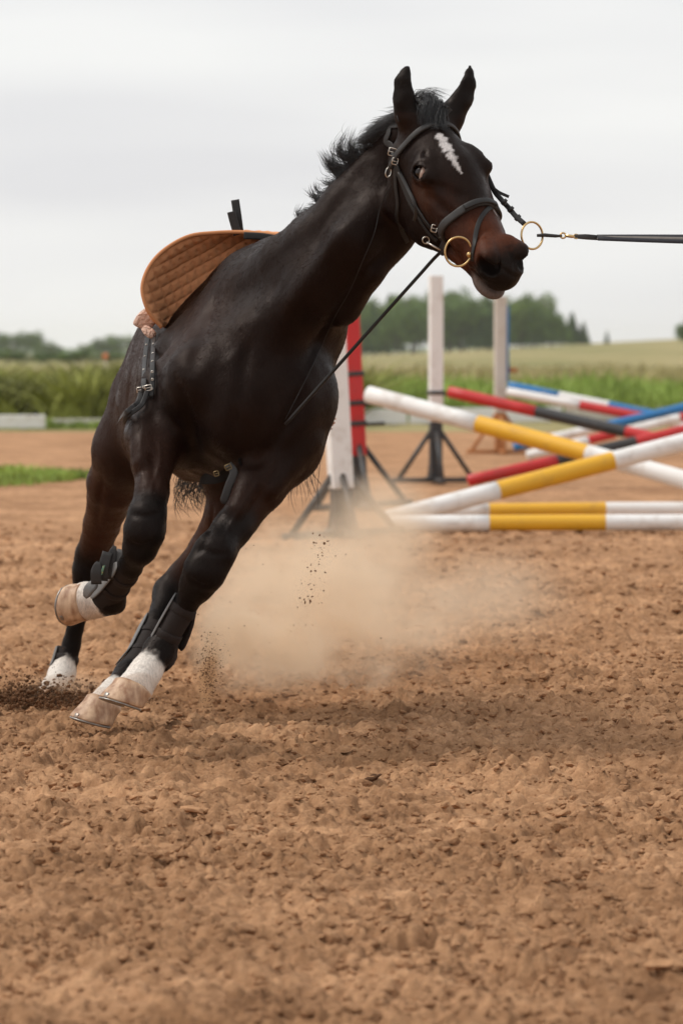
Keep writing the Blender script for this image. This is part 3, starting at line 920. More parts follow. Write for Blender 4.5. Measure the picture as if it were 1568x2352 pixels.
at = n.new('ShaderNodeAttribute'); at.attribute_name = 'coat'
l.new(at.outputs['Color'], b.inputs['Base Color'])
b.inputs['Roughness'].default_value = .52; b.inputs['Specular IOR Level'].default_value = .15; b.inputs['Specular Tint'].default_value = (1, .74, .62, 1)
fur = mesh_obj('coat_hair', hvv, np.arange(NH * 3).reshape(-1, 3), m_fur, horse, smooth=False)
fa = fur.data.color_attributes.new('coat', 'FLOAT_COLOR', 'POINT')
hcol = hc0 * rh.uniform(.5, 1.4, NH)[:, None] * np.array([1.30, 1.0, .90])
hcol[hc0.mean(1) > .2] = hc0[hc0.mean(1) > .2]
fa.data.foreach_set('color', np.hstack([np.repeat(np.clip(hcol, 0, .8), 3, 0), np.ones((NH * 3, 1))]).astype(np.float32).ravel())
tag(fur, kind='stuff')
del SDF
# ------------------------------------------------------------------ horse: hooves, eyes, mane, tail
from mathutils.bvhtree import BVHTree
BVH = BVHTree.FromPolygons([tuple(v) for v in HV], [tuple(f) for f in HFc.tolist()])
CAMP = np.array([0, 0, CAM_H])
def hit(px, py, off=0.0, fallback=11.1):
    d = unit(P(px, py, 10) - CAMP)
    loc, nor, idx, dist = BVH.ray_cast(Vector(CAMP), Vector(d))
    if loc is None: return P(px, py, fallback)
    nor = np.array(nor)
    if nor @ d > 0: nor = -nor
    return np.array(loc) + nor * off
def snap(p, off):
    loc, nor, idx, dist = BVH.find_nearest(Vector(p))
    loc, nor = np.array(loc), np.array(nor)
    s = 1 if (np.asarray(p) - loc) @ nor >= 0 else 1
    return loc + nor * off * s, nor
# make sure the normals point outward
_l, _n, _i, _d = BVH.ray_cast(Vector(CAMP), Vector(unit(P(560, 800, 10) - CAMP)))
NSGN = 1.0 if np.array(_n) @ (P(560, 800, 10) - CAMP) < 0 else -1.0
def snap(p, off):
    loc, nor, idx, dist = BVH.find_nearest(Vector(p))
    nor = np.array(nor) * NSGN
    return np.array(loc) + nor * off, nor

m_hoof, n, l, b = new_mat('hoof_horn')
tc = n.new('ShaderNodeTexCoord')
mp = n.new('ShaderNodeMapping'); mp.inputs['Scale'].default_value = (1, 1, .12)
nz = n.new('ShaderNodeTexNoise'); nz.inputs['Scale'].default_value = 55; nz.inputs['Detail'].default_value = 5
nl = n.new('ShaderNodeTexNoise'); nl.inputs['Scale'].default_value = 22; nl.inputs['Detail'].default_value = 6
l.new(tc.outputs['Object'], mp.inputs[0]); l.new(mp.outputs[0], nz.inputs['Vector']); l.new(tc.outputs['Object'], nl.inputs['Vector'])
ad = n.new('ShaderNodeMath'); ad.operation = 'ADD'; l.new(nz.outputs['Fac'], ad.inputs[0]); l.new(nl.outputs['Fac'], ad.inputs[1])
rp = n.new('ShaderNodeValToRGB')
rp.color_ramp.elements[0].position, rp.color_ramp.elements[1].position = .38, .64
rp.color_ramp.elements[0].color = (.27, .135, .070, 1); rp.color_ramp.elements[1].color = (.66, .46, .30, 1)
mh = n.new('ShaderNodeMath'); mh.operation = 'MULTIPLY'; mh.inputs[1].default_value = .5
l.new(ad.outputs[0], mh.inputs[0]); l.new(mh.outputs[0], rp.inputs[0]); l.new(rp.outputs[0], b.inputs['Base Color'])
b.inputs['Roughness'].default_value = .55
bp = n.new('ShaderNodeBump'); bp.inputs['Strength'].default_value = .5; bp.inputs['Distance'].default_value = .003
l.new(nz.outputs['Fac'], bp.inputs['Height']); l.new(bp.outputs[0], b.inputs['Normal'])
m_shoe = paint('shoe_steel', (.28, .26, .24), .42, .3, 30, .3, 90, metal=.85, dirt=(.2, .12, .07), dirt_amt=.7, bdist=.002)
m_sole = paint('hoof_sole', (.10, .07, .05), .9, .3, 40, .6, 80)

def hoof(C, ax, toe, r0, r1, ln, skew):
    """horn capsule from coronet to ground surface, its shoe a sub-part"""
    ax = unit(ax); toe = np.asarray(toe, float); toe = unit(toe - ax * (toe @ ax)); sd = np.cross(ax, toe)
    g = Geo(); N = 28
    rings = []
    for t in (-.10, 0, .06, .25, .5, .75, .95, 1.0):
        r = r0 + (r1 - r0) * max(t, 0) + (.003 if 0 <= t < .1 else 0) - (.006 if t < 0 else 0) - (.004 if t == 1.0 else 0)
        c = C + ax * ln * t + toe * skew * t
        row = []
        for k in range(N):
            a = 2 * math.pi * k / N
            fx, fy = math.cos(a), math.sin(a)
            dep = ln * .42 * (1 - fx) * .5 * t if t > 0 else 0      # heels shorter than the toe
            rr = r * (1.06 if fx > 0 else 1.0 - .10 * abs(fx) ** 2)
            row.append(c + rr * (fx * toe + .93 * fy * sd) - ax * dep)
        rings.append(row)
    v = [p for row in rings for p in row]
    f = []
    for i in range(len(rings) - 1):
        for k in range(N):
            f.append((i * N + k, i * N + (k + 1) % N, (i + 1) * N + (k + 1) % N, (i + 1) * N + k))
    cc = len(v)
    last = np.array(rings[-1]).mean(0)
    v.append(last - ax * .012)
    for k in range(N): f.append(((len(rings) - 1) * N + k, (len(rings) - 1) * N + (k + 1) % N, cc))
    g.add(v, f)
    o = Geo(); o.v, o.f = [tuple(np.array(p) - C) for p in g.v], g.f
    ob = o.build('hoof', m_hoof, horse)
    ob.location = C
    # shoe: flat bar round the wall, open at the heels, with a toe clip
    pts = []
    low = np.array(rings[-1])
    for k in list(range(N // 2 - 11, N // 2 + 12)):
        kk = (k + N // 2) % N
        pts.append(low[kk] + ax * .005 - (low[kk] - last) * .12 - C)
    s = Geo(); s.tube(pts, .0095, 8, flat=(ax, .36))
    clipc = low[0] - C - ax * .008 + toe * .002
    s.box(clipc - toe * .002, sd * .008, ax * .008, toe * .0018, .0015)
    sh = s.build('horseshoe', m_shoe, ob)
    return ob
hoof(P(199, 1379, 11.6), (-.86, .48, -.10), (-.35, -.72, -.58), .058, .066, .064, .012)
hoof(P(309, 1580, 11.205), (-.42, -.30, -.86), (-.62, -.70, .55), .058, .068, .075, .018)
hoof(P(242, 1615, 11.93), (-.42, -.25, -.88), (-.6, -.7, .4), .057, .069, .090, .018)
hoof(P(119, 1590, 13.25), (-.12, -.12, -.98), (.15, -.98, 0), .056, .066, .078, .014)

# eyes: dark iris turned back, the white showing in front
m_eye, n, l, b = new_mat('eye_wet')
tc = n.new('ShaderNodeTexCoord'); sx = n.new('ShaderNodeSeparateXYZ'); l.new(tc.outputs['Object'], sx.inputs[0])
rp = n.new('ShaderNodeValToRGB'); rp.color_ramp.interpolation = 'EASE'
cr = rp.color_ramp
cr.elements[0].position = .0; cr.elements[0].color = (.004, .003, .003, 1)
cr.elements[1].position = 1.0; cr.elements[1].color = (.45, .18, .11, 1)
for pos, c in ((.36, (.010, .005, .003, 1)), (.45, (.03, .012, .006, 1)), (.51, (.70, .56, .48, 1)), (.70, (.58, .36, .28, 1))):
    e = cr.elements.new(pos); e.color = c
mr = n.new('ShaderNodeMapRange'); mr.inputs[1].default_value = -.022; mr.inputs[2].default_value = .022
l.new(sx.outputs['X'], mr.inputs[0]); l.new(mr.outputs[0], rp.inputs[0]); l.new(rp.outputs[0], b.inputs['Base Color'])
b.inputs['Roughness'].default_value = .12; b.inputs['Specular IOR Level'].default_value = .35
EYR = .0258
for sd in (-1, 1):
    ec, en, eh, ev = EYES[sd]
    g = Geo(); v = []; f = []
    for i in range(13):
        for k in range(20):
            th, ph = math.pi * i / 12, 2 * math.pi * k / 20
            v.append((EYR * math.sin(th) * math.cos(ph), EYR * math.sin(th) * math.sin(ph), EYR * math.cos(th)))
    for i in range(12):
        for k in range(20):
            f.append((i * 20 + k, (i + 1) * 20 + k, (i + 1) * 20 + (k + 1) % 20, i * 20 + (k + 1) % 20))
    g.add(v, f)
    o = g.build('eye', m_eye, horse)
    e3 = np.cross(eh, ev); ec = ec + en * .002
    o.matrix_local = Matrix(((eh[0], ev[0], e3[0], ec[0]), (eh[1], ev[1], e3[1], ec[1]), (eh[2], ev[2], e3[2], ec[2]), (0, 0, 0, 1)))

# hair
m_hair, n, l, b = new_mat('black_hair')
tc = n.new('ShaderNodeTexCoord'); nz = n.new('ShaderNodeTexNoise'); nz.inputs['Scale'].default_value = 90
l.new(tc.outputs['Object'], nz.inputs['Vector'])
rp = n.new('ShaderNodeValToRGB'); rp.color_ramp.elements[0].color = (.006, .006, .0065, 1); rp.color_ramp.elements[1].color = (.030, .029, .030, 1)
l.new(nz.outputs['Fac'], rp.inputs[0]); l.new(rp.outputs[0], b.inputs['Base Color'])
b.inputs['Roughness'].default_value = .38; b.inputs['Specular IOR Level'].default_value = .7; b.inputs['Anisotropic'].default_value = .6

def strands(name, roots, rad, seg=8, sides=3, parent=None):
    """roots: list of (point list); each becomes a tapering strand"""
    V, F, o = [], [], 0
    for pts in roots:
        pts = np.asarray(pts); m = len(pts)
        t = np.gradient(pts, axis=0); t /= np.linalg.norm(t, axis=1)[:, None] + 1e-9
        a = np.cross(t, [0.3, .8, .5]); a /= np.linalg.norm(a, axis=1)[:, None] + 1e-9
        bb = np.cross(t, a)
        w = rad * (1 - np.linspace(0, 1, m) ** 2 * .92) * random.uniform(.7, 1.3)
        for k in range(sides):
            ph = 2 * math.pi * k / sides
            V.append(pts + w[:, None] * (math.cos(ph) * a + math.sin(ph) * bb))
        for i in range(m - 1):
            for k in range(sides):
                k2 = (k + 1) % sides
                F.append((o + k * m + i, o + k2 * m + i, o + k2 * m + i + 1, o + k * m + i + 1))
        o += sides * m
    return mesh_obj(name, np.vstack(V), np.array(F), m_hair, parent)

crest = spline([P(985, 258, 11.12), P(945, 268, 11.16), P(904, 284, 11.22), P(873, 312, 11.25), P(825, 365, 11.30), P(796, 396, 11.33), P(752, 438, 11.37), P(715, 476, 11.43), P(682, 507, 11.5)], 200)
tang = np.gradient(crest, axis=0); tang /= np.linalg.norm(tang, axis=1)[:, None]
OUT = unit([-.64, .05, .76])
def mane_lock(t0, t1, count, length, back, curl, spread=.25, lay=0.0):
    res = []
    phase = random.uniform(0, 6)
    for i in range(count):
        t = random.uniform(t0, t1)
        k = int(np.clip(t * 199, 0, 199))
        p0, _ = snap(crest[k] + np.array([0, random.uniform(-.022, .030), 0]), -.004)
        tg = tang[k]
        L = length * random.uniform(.55, 1.1)
        d = unit(OUT * (1 - lay) + tg * (back + random.gauss(0, spread * .6)) + np.array([random.gauss(0, spread * .4), random.gauss(0, spread), random.gauss(0, spread * .4)]))
        bend = tg * curl + np.array([0, 0, -.25]) + np.array([random.gauss(0, .2)] * 3) * np.array([1, 1, .6])
        pts = []
        for j in range(9):
            s = j / 8
            pts.append(p0 + d * L * s + bend * L * .5 * s * s + .006 * s * np.array([math.sin(phase + 5 * s + i * .02), 0, math.cos(phase * 1.7 + 4 * s)]))
        res.append(pts)
    return res
M = []
M += mane_lock(.06, .40, 900, .075, .75, .55, .16, .45)
M += mane_lock(.28, .44, 260, .065, .75, .5, .16, .3)
def lock(r0, r1, guide, count, spread, dep):
    """strands rooted along the crest between two columns that gather into a tapering lock"""
    res = []
    gd = spline([P(x, y, dep) for x, y in guide], 11)
    for i in range(count):
        k = int(np.clip(random.uniform(r0, r1) * 199, 0, 199))
        p0, _ = snap(crest[k] + np.array([0, random.uniform(-.020, .028), 0]), -.004)
        side_ = np.array([random.gauss(0, 1), random.gauss(0, 1.3), random.gauss(0, 1)]) * spread * random.choice((1.0, 1.4, 2.2))
        cut = random.uniform(.45, 1.08)
        pts = []
        for j in range(11):
            s_ = j / 10 * cut
            q = gd[min(10, int(s_ * 10))] * (1 - (s_ * 10) % 1) + gd[min(10, int(s_ * 10) + 1)] * ((s_ * 10) % 1)
            w_ = min(1, s_ / .55); w_ = w_ * w_ * (3 - 2 * w_)
            fan = .8 + .5 * s_ + .3 * math.sin(i * 1.7 + 5 * s_)
            pts.append((p0 + (gd[min(10, int(s_ * 10))] - gd[0]) * .9) * (1 - w_) + (q + side_ * fan) * w_)
        pts = np.array(pts)
        pts[1:-1] = .25 * pts[:-2] + .5 * pts[1:-1] + .25 * pts[2:]
        res.append(pts)
    return res
M += lock(.47, .58, [(803, 390), (783, 366), (779, 334), (796, 306)], 170, .0060, 11.31)
M += lock(.45, .55, [(815, 378), (803, 352), (806, 328), (818, 300)], 110, .0055, 11.30)
M += lock(.60, .69, [(772, 420), (760, 392), (752, 372), (738, 350)], 150, .0050, 11.35)
M += lock(.58, .66, [(782, 410), (768, 384), (762, 366), (763, 352)], 90, .0045, 11.34)
M += lock(.67, .73, [(758, 432), (752, 424), (746, 418), (741, 410)], 60, .0050, 11.37)
M += lock(.78, .84, [(726, 462), (718, 452), (714, 442), (712, 432)], 60, .0050, 11.41)
M += lock(.76, .82, [(732, 456), (728, 440), (725, 428), (722, 416)], 40, .0035, 11.41)
M += lock(.95, 1.0, [(684, 506), (683, 494), (687, 482), (694, 470)], 50, .0035, 11.48)
M += mane_lock(.45, .98, 300, .028, .7, .2, .2, .5)
strands('mane', M, .00075, parent=horse)
# forelock and the wisps between the ears
Fk = []
for i in range(420):
    p0, _ = snap(P(random.uniform(955, 1030), 262, 11.12), -.003)
    tgt = P(random.uniform(955, 1045), random.uniform(266, 292), 11.0)
    d = tgt - p0
    lift = np.array([0, 0, random.uniform(.0, .035)])
    q = []
    for j in range(8):
        s = j / 7
        pt = p0 + d * s * random.uniform(.97, 1.0)
        sp, nn = snap(pt, .004 + .006 * random.random())
        q.append(sp + lift * math.sin(math.pi * s) )
    Fk.append(spline(q, 9))
for i in range(150):
    p0, _ = snap(P(random.uniform(952, 985), 258, 11.1), -.003)
    e = random.uniform(.4, 1)
    Fk.append(spline([p0, p0 + np.array([-.005, 0, .03]) * e, p0 + np.array([.02 + random.gauss(0, .008), random.gauss(0, .01), .050 + random.gauss(0, .006)]) * e, p0 + np.array([.068 + random.gauss(0, .015), 0, .030 + random.gauss(0, .012)]) * e], 9))
strands('forelock', Fk, .0008, parent=horse)
# tail streaming behind the legs
T = []
dock = B(-1.13, .03, .02)
for i in range(420):
    s0 = dock + np.array([random.gauss(0, .02), random.gauss(0, .02), random.gauss(0, .02)])
    left = random.random() < .45
    if left:
        e = P(random.uniform(385, 475), random.uniform(1120, 1180), 13.3); m1 = P(480, 1030, 13.35)
        T.append(spline([s0, m1 + np.random.default_rng(i).normal(0, .03, 3), e + (.02, 0, .05), e + np.array([random.uniform(.0, .09), 0, random.uniform(-.03, .03)])], 12))
    else:
        e = P(random.uniform(655, 735), random.uniform(1020, 1130), 13.3); m1 = P(random.uniform(610, 680), 960, 13.35)
        if i % 4: e = P(random.uniform(560, 640), random.uniform(1000, 1100), 13.3)
        T.append(spline([s0, m1 + np.random.default_rng(i).normal(0, .03, 3), e, e + np.array([random.uniform(-.02, .03), 0, random.uniform(-.09, -.02)])], 12))
strands('tail', T, .0016, parent=horse)
# ------------------------------------------------------------------ tack
m_leather = paint('black_leather', (.014, .013, .0125), .55, .3, 40, .25, 160, spec=.35, bdist=.002)
m_leather_worn = paint('worn_black_leather', (.026, .024, .023), .58, .4, 60, .3, 160, spec=.4, bdist=.002)
m_brass = paint('brass', (.60, .42, .20), .3, .15, 40, .1, 90, metal=1.0)
m_steel = paint('buckle_steel', (.62, .58, .52), .28, .15, 40, .1, 90, metal=1.0)

def strap(g, pts, half, thick=.25, off=.002, n=26, snapit=True, taper=False):
    c = spline(pts, n)
    if snapit:
        q, nn = [], []
        for p in c:
            s, nr_ = snap(p, off + half * thick * .6)
            q.append(s); nn.append(nr_)
        q, nn = np.array(q), np.array(nn)
        for it in range(2):
            q[1:-1] = .25 * q[:-2] + .5 * q[1:-1] + .25 * q[2:]
            nn[1:-1] = .25 * nn[:-2] + .5 * nn[1:-1] + .25 * nn[2:]
    else:
        q, nn = c, np.tile(unit([-.1, -1, .1]), (n, 1))
    r = np.full(n, half)
    if taper: r[-3:] = half * np.array([.9, .7, .35])
    g.tube(q, r, 10, flat=(nn, thick))
    return q, nn
def radial(c, e1, e2, angs, off):
    q, nn = [], []
    for a in angs:
        d = math.cos(a) * e1 + math.sin(a) * e2
        loc, nor, idx, dist = BVH.ray_cast(Vector(c + d * .30), Vector(-d))
        if loc is None: continue
        nr_ = np.array(nor) * NSGN
        q.append(np.array(loc) + nr_ * off); nn.append(unit(.5 * nr_ + .5 * d))
    q, nn = np.array(q), np.array(nn)
    for it in range(3):
        q[1:-1] = .25 * q[:-2] + .5 * q[1:-1] + .25 * q[2:]
        nn[1:-1] = .25 * nn[:-2] + .5 * nn[1:-1] + .25 * nn[2:]
    return q, nn
def band(g, c, e1, e2, a0, a1, half, thick, off, n=34):
    q, nn = radial(c, e1, e2, np.radians(np.linspace(a0, a1, n)), off + half * thick * .6)
    g.tube(q, half, 10, flat=(nn, thick))
    return q, nn
def hp(*pts): return [hit(x, y) for x, y in pts]
def ring(g, c, ex, ey, r, tr, n=28, flat=1.0):
    ex, ey = unit(ex), unit(ey)
    g.tube([c + r * (math.cos(a) * ex + flat * math.sin(a) * ey) for a in np.linspace(0, 2 * math.pi, n, endpoint=False)], tr, 8, closed=True)
def ball(g, c, r):
    v, f = [], []
    for i in range(7):
        for k in range(10):
            th, ph = math.pi * i / 6, 2 * math.pi * k / 10
            v.append(c + r * np.array([math.sin(th) * math.cos(ph), math.sin(th) * math.sin(ph), math.cos(th)]))
    for i in range(6):
        for k in range(10): f.append((i * 10 + k, (i + 1) * 10 + k, (i + 1) * 10 + (k + 1) % 10, i * 10 + (k + 1) % 10))
    g.add(v, f)
def buckle(c, ex, ey, w, h, parent, name='buckle', mat=None):
    g = Geo(); ex, ey = unit(ex), unit(ey)
    pts = []
    for x, y in ((-1, -.8), (-.8, -1), (.8, -1), (1, -.8), (1, .8), (.8, 1), (-.8, 1), (-1, .8)):
        pts.append(c + ex * x * w + ey * y * h)
    g.tube(pts, .0017, 6, closed=True)
    g.tube([c - ex * w, c + ex * w * 1.05], .0014, 6)
    return g.build(name, mat or m_steel, parent)

m_neo0 = paint('black_web', (.006, .005, .005), .9, .2, 60, .3, 200, spec=.1)
m_dull = paint('dull_brass', (.22, .16, .08), .5, .2, 40, .1, 90, metal=.9)
bridle = empty('bridle', tuple(HO))
tag(bridle, 'black leather snaffle bridle with brass bit rings on the horse\'s head', 'bridle')
def bp_(g, name, mat): return adopt(g.build(name, mat), bridle)
g = Geo(); strap(g, hp((915, 272), (903, 288), (893, 308), (890, 330), (896, 352)), .0100, .16); bp_(g, 'headpiece', m_leather_worn)
bt = unit(HA + .10 * HN)
g = Geo(); band(g, H(.045, 0, -.09), unit(HN - bt * (HN @ bt)), HW, -112, 100, .0085, .55, .003); bb = bp_(g, 'browband', m_leather_worn)
g = Geo(); strap(g, hp((896, 340), (905, 368), (922, 410), (945, 455), (972, 497), (996, 528), (1016, 548)), .0075, .28, .003); bp_(g, 'cheekpiece', m_leather)
g = Geo(); strap(g, hp((903, 350), (915, 400), (935, 450), (962, 500), (990, 540), (1004, 552)), .0065, .28); bp_(g, 'noseband_hanger', m_leather)
g = Geo(); strap(g, hp((908, 380), (910, 430), (914, 480), (922, 530), (934, 556)), .0065, .28); bp_(g, 'throatlatch', m_leather)
g = Geo(); band(g, H(.345, 0, -.11), HN, HW, -150, 150, .0125, .42, .002, 48); nb_ = bp_(g, 'noseband', m_leather_worn)
g = Geo(); band(g, H(.346, 0, -.11), HN, HW, -28, 40, .0085, .5, .011, 14); adopt(g.build('nose_pad', m_leather), nb_)
g = Geo(); strap(g, hp((1128, 474), (1112, 488), (1100, 510), (1092, 540), (1089, 570), (1088, 600)), .0070, .3); bp_(g, 'flash_strap', m_leather)
g = Geo(); c = hit(916, 395); strap(g, [c + (0, -.006, 0), hit(934, 430) + (0, -.012, 0), hit(949, 462) + (0, -.016, 0), hit(955, 485) + (0, -.014, 0), hit(950, 508) + (0, -.012, 0)], .0052, .3, snapit=False); bp_(g, 'strap_end', m_leather_worn)
for (x, y, w, h) in ((905, 350, .011, .011), (911, 370, .008, .009), (1001, 522, .008, .010)):
    c = hit(x, y, .007)
    adopt(buckle(c, [1, .1, -.25], [.25, -.1, 1], w, h, None), bridle)
g = Geo(); ring(g, hit(897, 395, .008), [.2, 0, 1], [1, .2, -.2], .014, .0016, flat=.55); bp_(g, 'throat_ring', m_steel)
g = Geo(); ring(g, hit(983, 548, .010), [1, .2, 0], [0, -.1, 1], .010, .0018); g.tube([hit(985, 553, .010), hit(1000, 560, .012), hit(1018, 572, .012)], [.003, .0034, .002], 8); bp_(g, 'snap_hook', m_steel)
# bit rings
cr_ = P(1052, 578, hit(1052, 578, 0)[1] - .040)
g = Geo(); ring(g, cr_, [.9, .05, -.1], [.12, -.02, 1], .0375, .0034, 40, 1.10); br = bp_(g, 'bit_ring', m_brass)
g = Geo(); ball(g, P(1077, 585, cr_[1] - .004), .0088); g.tube([P(1077, 585, cr_[1] - .004), P(1092, 586, cr_[1] + .05)], [.006, .008], 8); adopt(g.build('bit_mouthpiece', m_brass), br)
FR = P(1221, 541, 10.93)
g = Geo(); ring(g, FR, [.80, .58, .10], [-.1, .0, 1], .0385, .0032, 40); br2 = bp_(g, 'bit_ring', m_brass)
g = Geo(); g.tube([FR + unit([-.8, -.58, -.1]) * .036 - np.array([0, 0, .018]), H(.50, .02, -.13)], [.0055, .008], 8); adopt(g.build('bit_mouthpiece', m_brass), br2)
# far cheekpiece standing off the face
g = Geo(); strap(g, [H(.17, .115, -.06), P(1133, 436, 11.05), P(1150, 458, 11.0), P(1168, 478, 10.97), P(1184, 497, 10.95), P(1203, 514, 10.93)], .0075, .55, snapit=False); bp_(g, 'cheekpiece', m_leather)
g = Geo(); strap(g, [P(1130, 430, 11.04), P(1146, 442, 11.03), P(1168, 452, 11.03)], .0045, .35, snapit=False); bp_(g, 'strap_end', m_leather)
g = Geo()
for x, y in ((1157, 464), (1172, 481), (1188, 500)):
    q = P(x, y, 10.965); g.tube([q - unit([.72, 0, -.7]) * .005, q + unit([.72, 0, -.7]) * .005], .0105, 8)
bp_(g, 'keeper_loops', m_leather)
# reins tied down to the girth
g = Geo()
ra, rb = P(1000, 590, 11.14), hit(655, 975, .03)
mid = [ra, hit(775, 838, .03) if True else ra, rb]
pts = [P(1048, 545, 11.06), ra]
for t in np.linspace(.1, 1, 10):
    x, y = 1000 + (655 - 1000) * t, 590 + (975 - 590) * t
    lin = P(x, y, 11.14 + (rb[1] - 11.14) * t)
    h_ = hit(x, y, .0)
    if h_[1] < lin[1] + .02 and h_[1] > 10.5 and abs(h_[1] - 11.1) > 1e-4: lin = P(x, y, h_[1] - .025)
    pts.append(lin)
g.tube(spline(pts, 30), .0052, 8); bp_(g, 'rein', m_leather)
g = Geo()
pts = [hit(903, 424, .010), hit(880, 475, .01), hit(855, 535, .01), hit(828, 600, .012), hit(800, 660, .012), hit(768, 720, .012), hit(735, 790, .012), hit(700, 870, .012), hit(650, 960, .014)]
g.tube(spline(pts, 40), .0015, 6); bp_(g, 'thin_rein', m_leather)

# lead rope running out of the picture to the handler
m_web = paint('grey_webbing', (.16, .145, .13), .8, .3, 60, .4, 220, bdist=.002)
m_web_dark = paint('navy_webbing', (.018, .019, .026), .75, .3, 60, .4, 220, bdist=.002)
lead = empty('lead_rope', tuple(P(1240, 541, 10.94)))
tag(lead, 'doubled grey and navy lead rope pulled taut from the bit ring', 'lead rope')
LA = 10.94
g = Geo(); g.tube([P(1232, 541, LA), P(1250, 540, LA), P(1275, 542, LA), P(1290, 542, LA)], [.0042, .0055, .0048, .003], 8); adopt(g.build('leather_tab', m_leather_worn), lead)
g = Geo(); ring(g, P(1292, 541, LA), [1, 0, 0], [0, 0, 1], .0075, .0026); g.tube([P(1298, 541, LA), P(1312, 543, LA), P(1322, 544, LA)], [.0045, .005, .003], 8); ring(g, P(1322, 543, LA), [1, 0, 0], [0, .5, 1], .007, .002); adopt(g.build('snap_hook', m_brass), lead)
E1, E2 = P(2150, 545, LA - .15), P(2150, 572, LA - .15)
g = Geo(); g.tube([P(1318, 543, LA), P(1345, 544, LA - .004), P(1372, 546, LA - .008)], [.006, .008, .0075], 10, flat=([0, -1, .1], .5)); adopt(g.build('leather_end', m_leather_worn), lead)
g = Geo(); g.tube(spline([P(1370, 543, LA - .01), P(1568, 543, LA - .05), E1], 20), .0062, 8, flat=([0, -.8, .6], .4)); adopt(g.build('upper_strand', m_web_dark), lead)
g = Geo(); g.tube(spline([P(1370, 546, LA - .012), P(1568, 549, LA - .055), (E1 + E2) / 2], 20), .0062, 8, flat=([0, -.9, .4], .4)); adopt(g.build('middle_strand', m_web), lead)
g = Geo(); g.tube(spline([P(1372, 548, LA - .014), P(1568, 555, LA - .06), E2], 20), .0062, 8, flat=([0, -.95, .3], .4)); adopt(g.build('lower_strand', m_web_dark), lead)

# ---- saddle pad: quilted cloth lifted off the right shoulder, lying over the back
m_pad = paint('tan_cotton', (.66, .30, .14), .85, .12, 20, .5, 420, spec=.2, bdist=.0015)
m_bind = paint('tan_binding', (.54, .23, .10), .8, .1, 20, .5, 500, spec=.2, bdist=.001)
m_fleece = paint('sheepskin', (.78, .54, .43), .95, .2, 60, 1.0, 110, spec=.1, bdist=.020)
pad = empty('saddle_pad', tuple(B(-.15, 0, .36)))
tag(pad, 'tan diamond quilted saddle pad flaring up off the horse\'s shoulder', 'saddle pad')
front = [(642, 541), (590, 535), (540, 533), (490, 535), (440, 541), (398, 560), (362, 588), (338, 622), (327, 660), (333, 695), (348, 725), (372, 752)]
fr = spline([P(x, y, 11.90 + .05 * math.sin(i * .5)) for i, (x, y) in enumerate(front)], 60)
inner_c = [(668, 560), (640, 588), (610, 616), (580, 642), (550, 666), (522, 688), (496, 706), (472, 722), (450, 738), (430, 752), (412, 764), (396, 776)]
bk = spline([P(x, y, 12.04) for x, y in inner_c], 60)
NU, NVV = 97, 81
frd, bkd = spline(fr, NU), spline(bk, NU)
arc = np.concatenate([[0], np.cumsum(np.linalg.norm(np.diff(frd, axis=0), axis=1))])
PV = np.zeros((NU, NVV, 3))
for j in range(NVV):
    t = j / (NVV - 1)
    e = t
    PV[:, j] = frd * (1 - e) + bkd * e + np.array([0, .05, 0]) * math.sin(math.pi * e) + np.array([-.02, 0, .03]) * (math.sin(math.pi * e) * .6)
du = np.gradient(PV, axis=0); dv = np.gradient(PV, axis=1)
nrm = np.cross(du, dv); nrm /= np.linalg.norm(nrm, axis=2)[:, :, None] + 1e-9
if nrm[48, 40][1] > 0: nrm = -nrm          # lining side, towards the camera
ln_ = np.linalg.norm(dv, axis=2).cumsum(1)
cell = .038
A = np.repeat(arc[:, None], NVV, 1)
q1, q2 = (PV[:, :, 0] * .94 + PV[:, :, 2] * .34 + .25 * (PV[:, :, 2] - 1.35) ** 2) / .031, (PV[:, :, 0] * -.50 + PV[:, :, 2] * .87) / .031
puff = np.minimum(np.abs(np.sin(math.pi * q1)), np.abs(np.sin(math.pi * q2)))
edge_f = np.clip(np.minimum(np.minimum(np.arange(NVV)[None, :] / 7, np.arange(NU)[:, None] / 5), (NU - 1 - np.arange(NU))[:, None] / 5), 0, 1)
puff = .0110 * puff ** .36 * edge_f
wob = .006 * noise2(A * 9, ln_ * 9, 77)
inner = PV + nrm * (puff + wob)[:, :, None]
outer = PV - nrm * (puff * .7 + .004 - wob)[:, :, None]
ii = np.arange(NU * NVV).reshape(NU, NVV)
q = np.stack([ii[:-1, :-1], ii[:-1, 1:], ii[1:, 1:], ii[1:, :-1]], -1).reshape(-1, 4)
vv = np.vstack([inner.reshape(-1, 3), outer.reshape(-1, 3)])
edge = np.concatenate([ii[:, 0], ii[-1, 1:], ii[-2::-1, -1], ii[0, -2:0:-1]])
o_ = NU * NVV
rim = np.array([(edge[k], edge[(k + 1) % len(edge)], edge[(k + 1) % len(edge)] + o_, edge[k] + o_) for k in range(len(edge))])
adopt(mesh_obj('quilted_cloth', vv, np.vstack([q, q[:, ::-1] + o_, rim]), m_pad), pad)
g = Geo(); g.tube(spline(fr, 80), .0062, 8); adopt(g.build('binding', m_bind), pad)
pb = []
for t in np.linspace(0, 1, 24):
    row = []
    for e in np.linspace(0, 1, 12):
        sp, nn = snap(B(-.30 - .4 * e, -.02 - .22 * math.sin(t * 1.3), .34 - .24 * t ** 1.5), .004)
        row.append(sp)
    pb.append(row)
pb = np.array(pb); ii = np.arange(24 * 12).reshape(24, 12)
q = np.stack([ii[:-1, :-1], ii[:-1, 1:], ii[1:, 1:], ii[1:, :-1]], -1).reshape(-1, 4)
vv = np.vstack([pb.reshape(-1, 3), (pb + .008 * unit(-BL + BU)).reshape(-1, 3)])
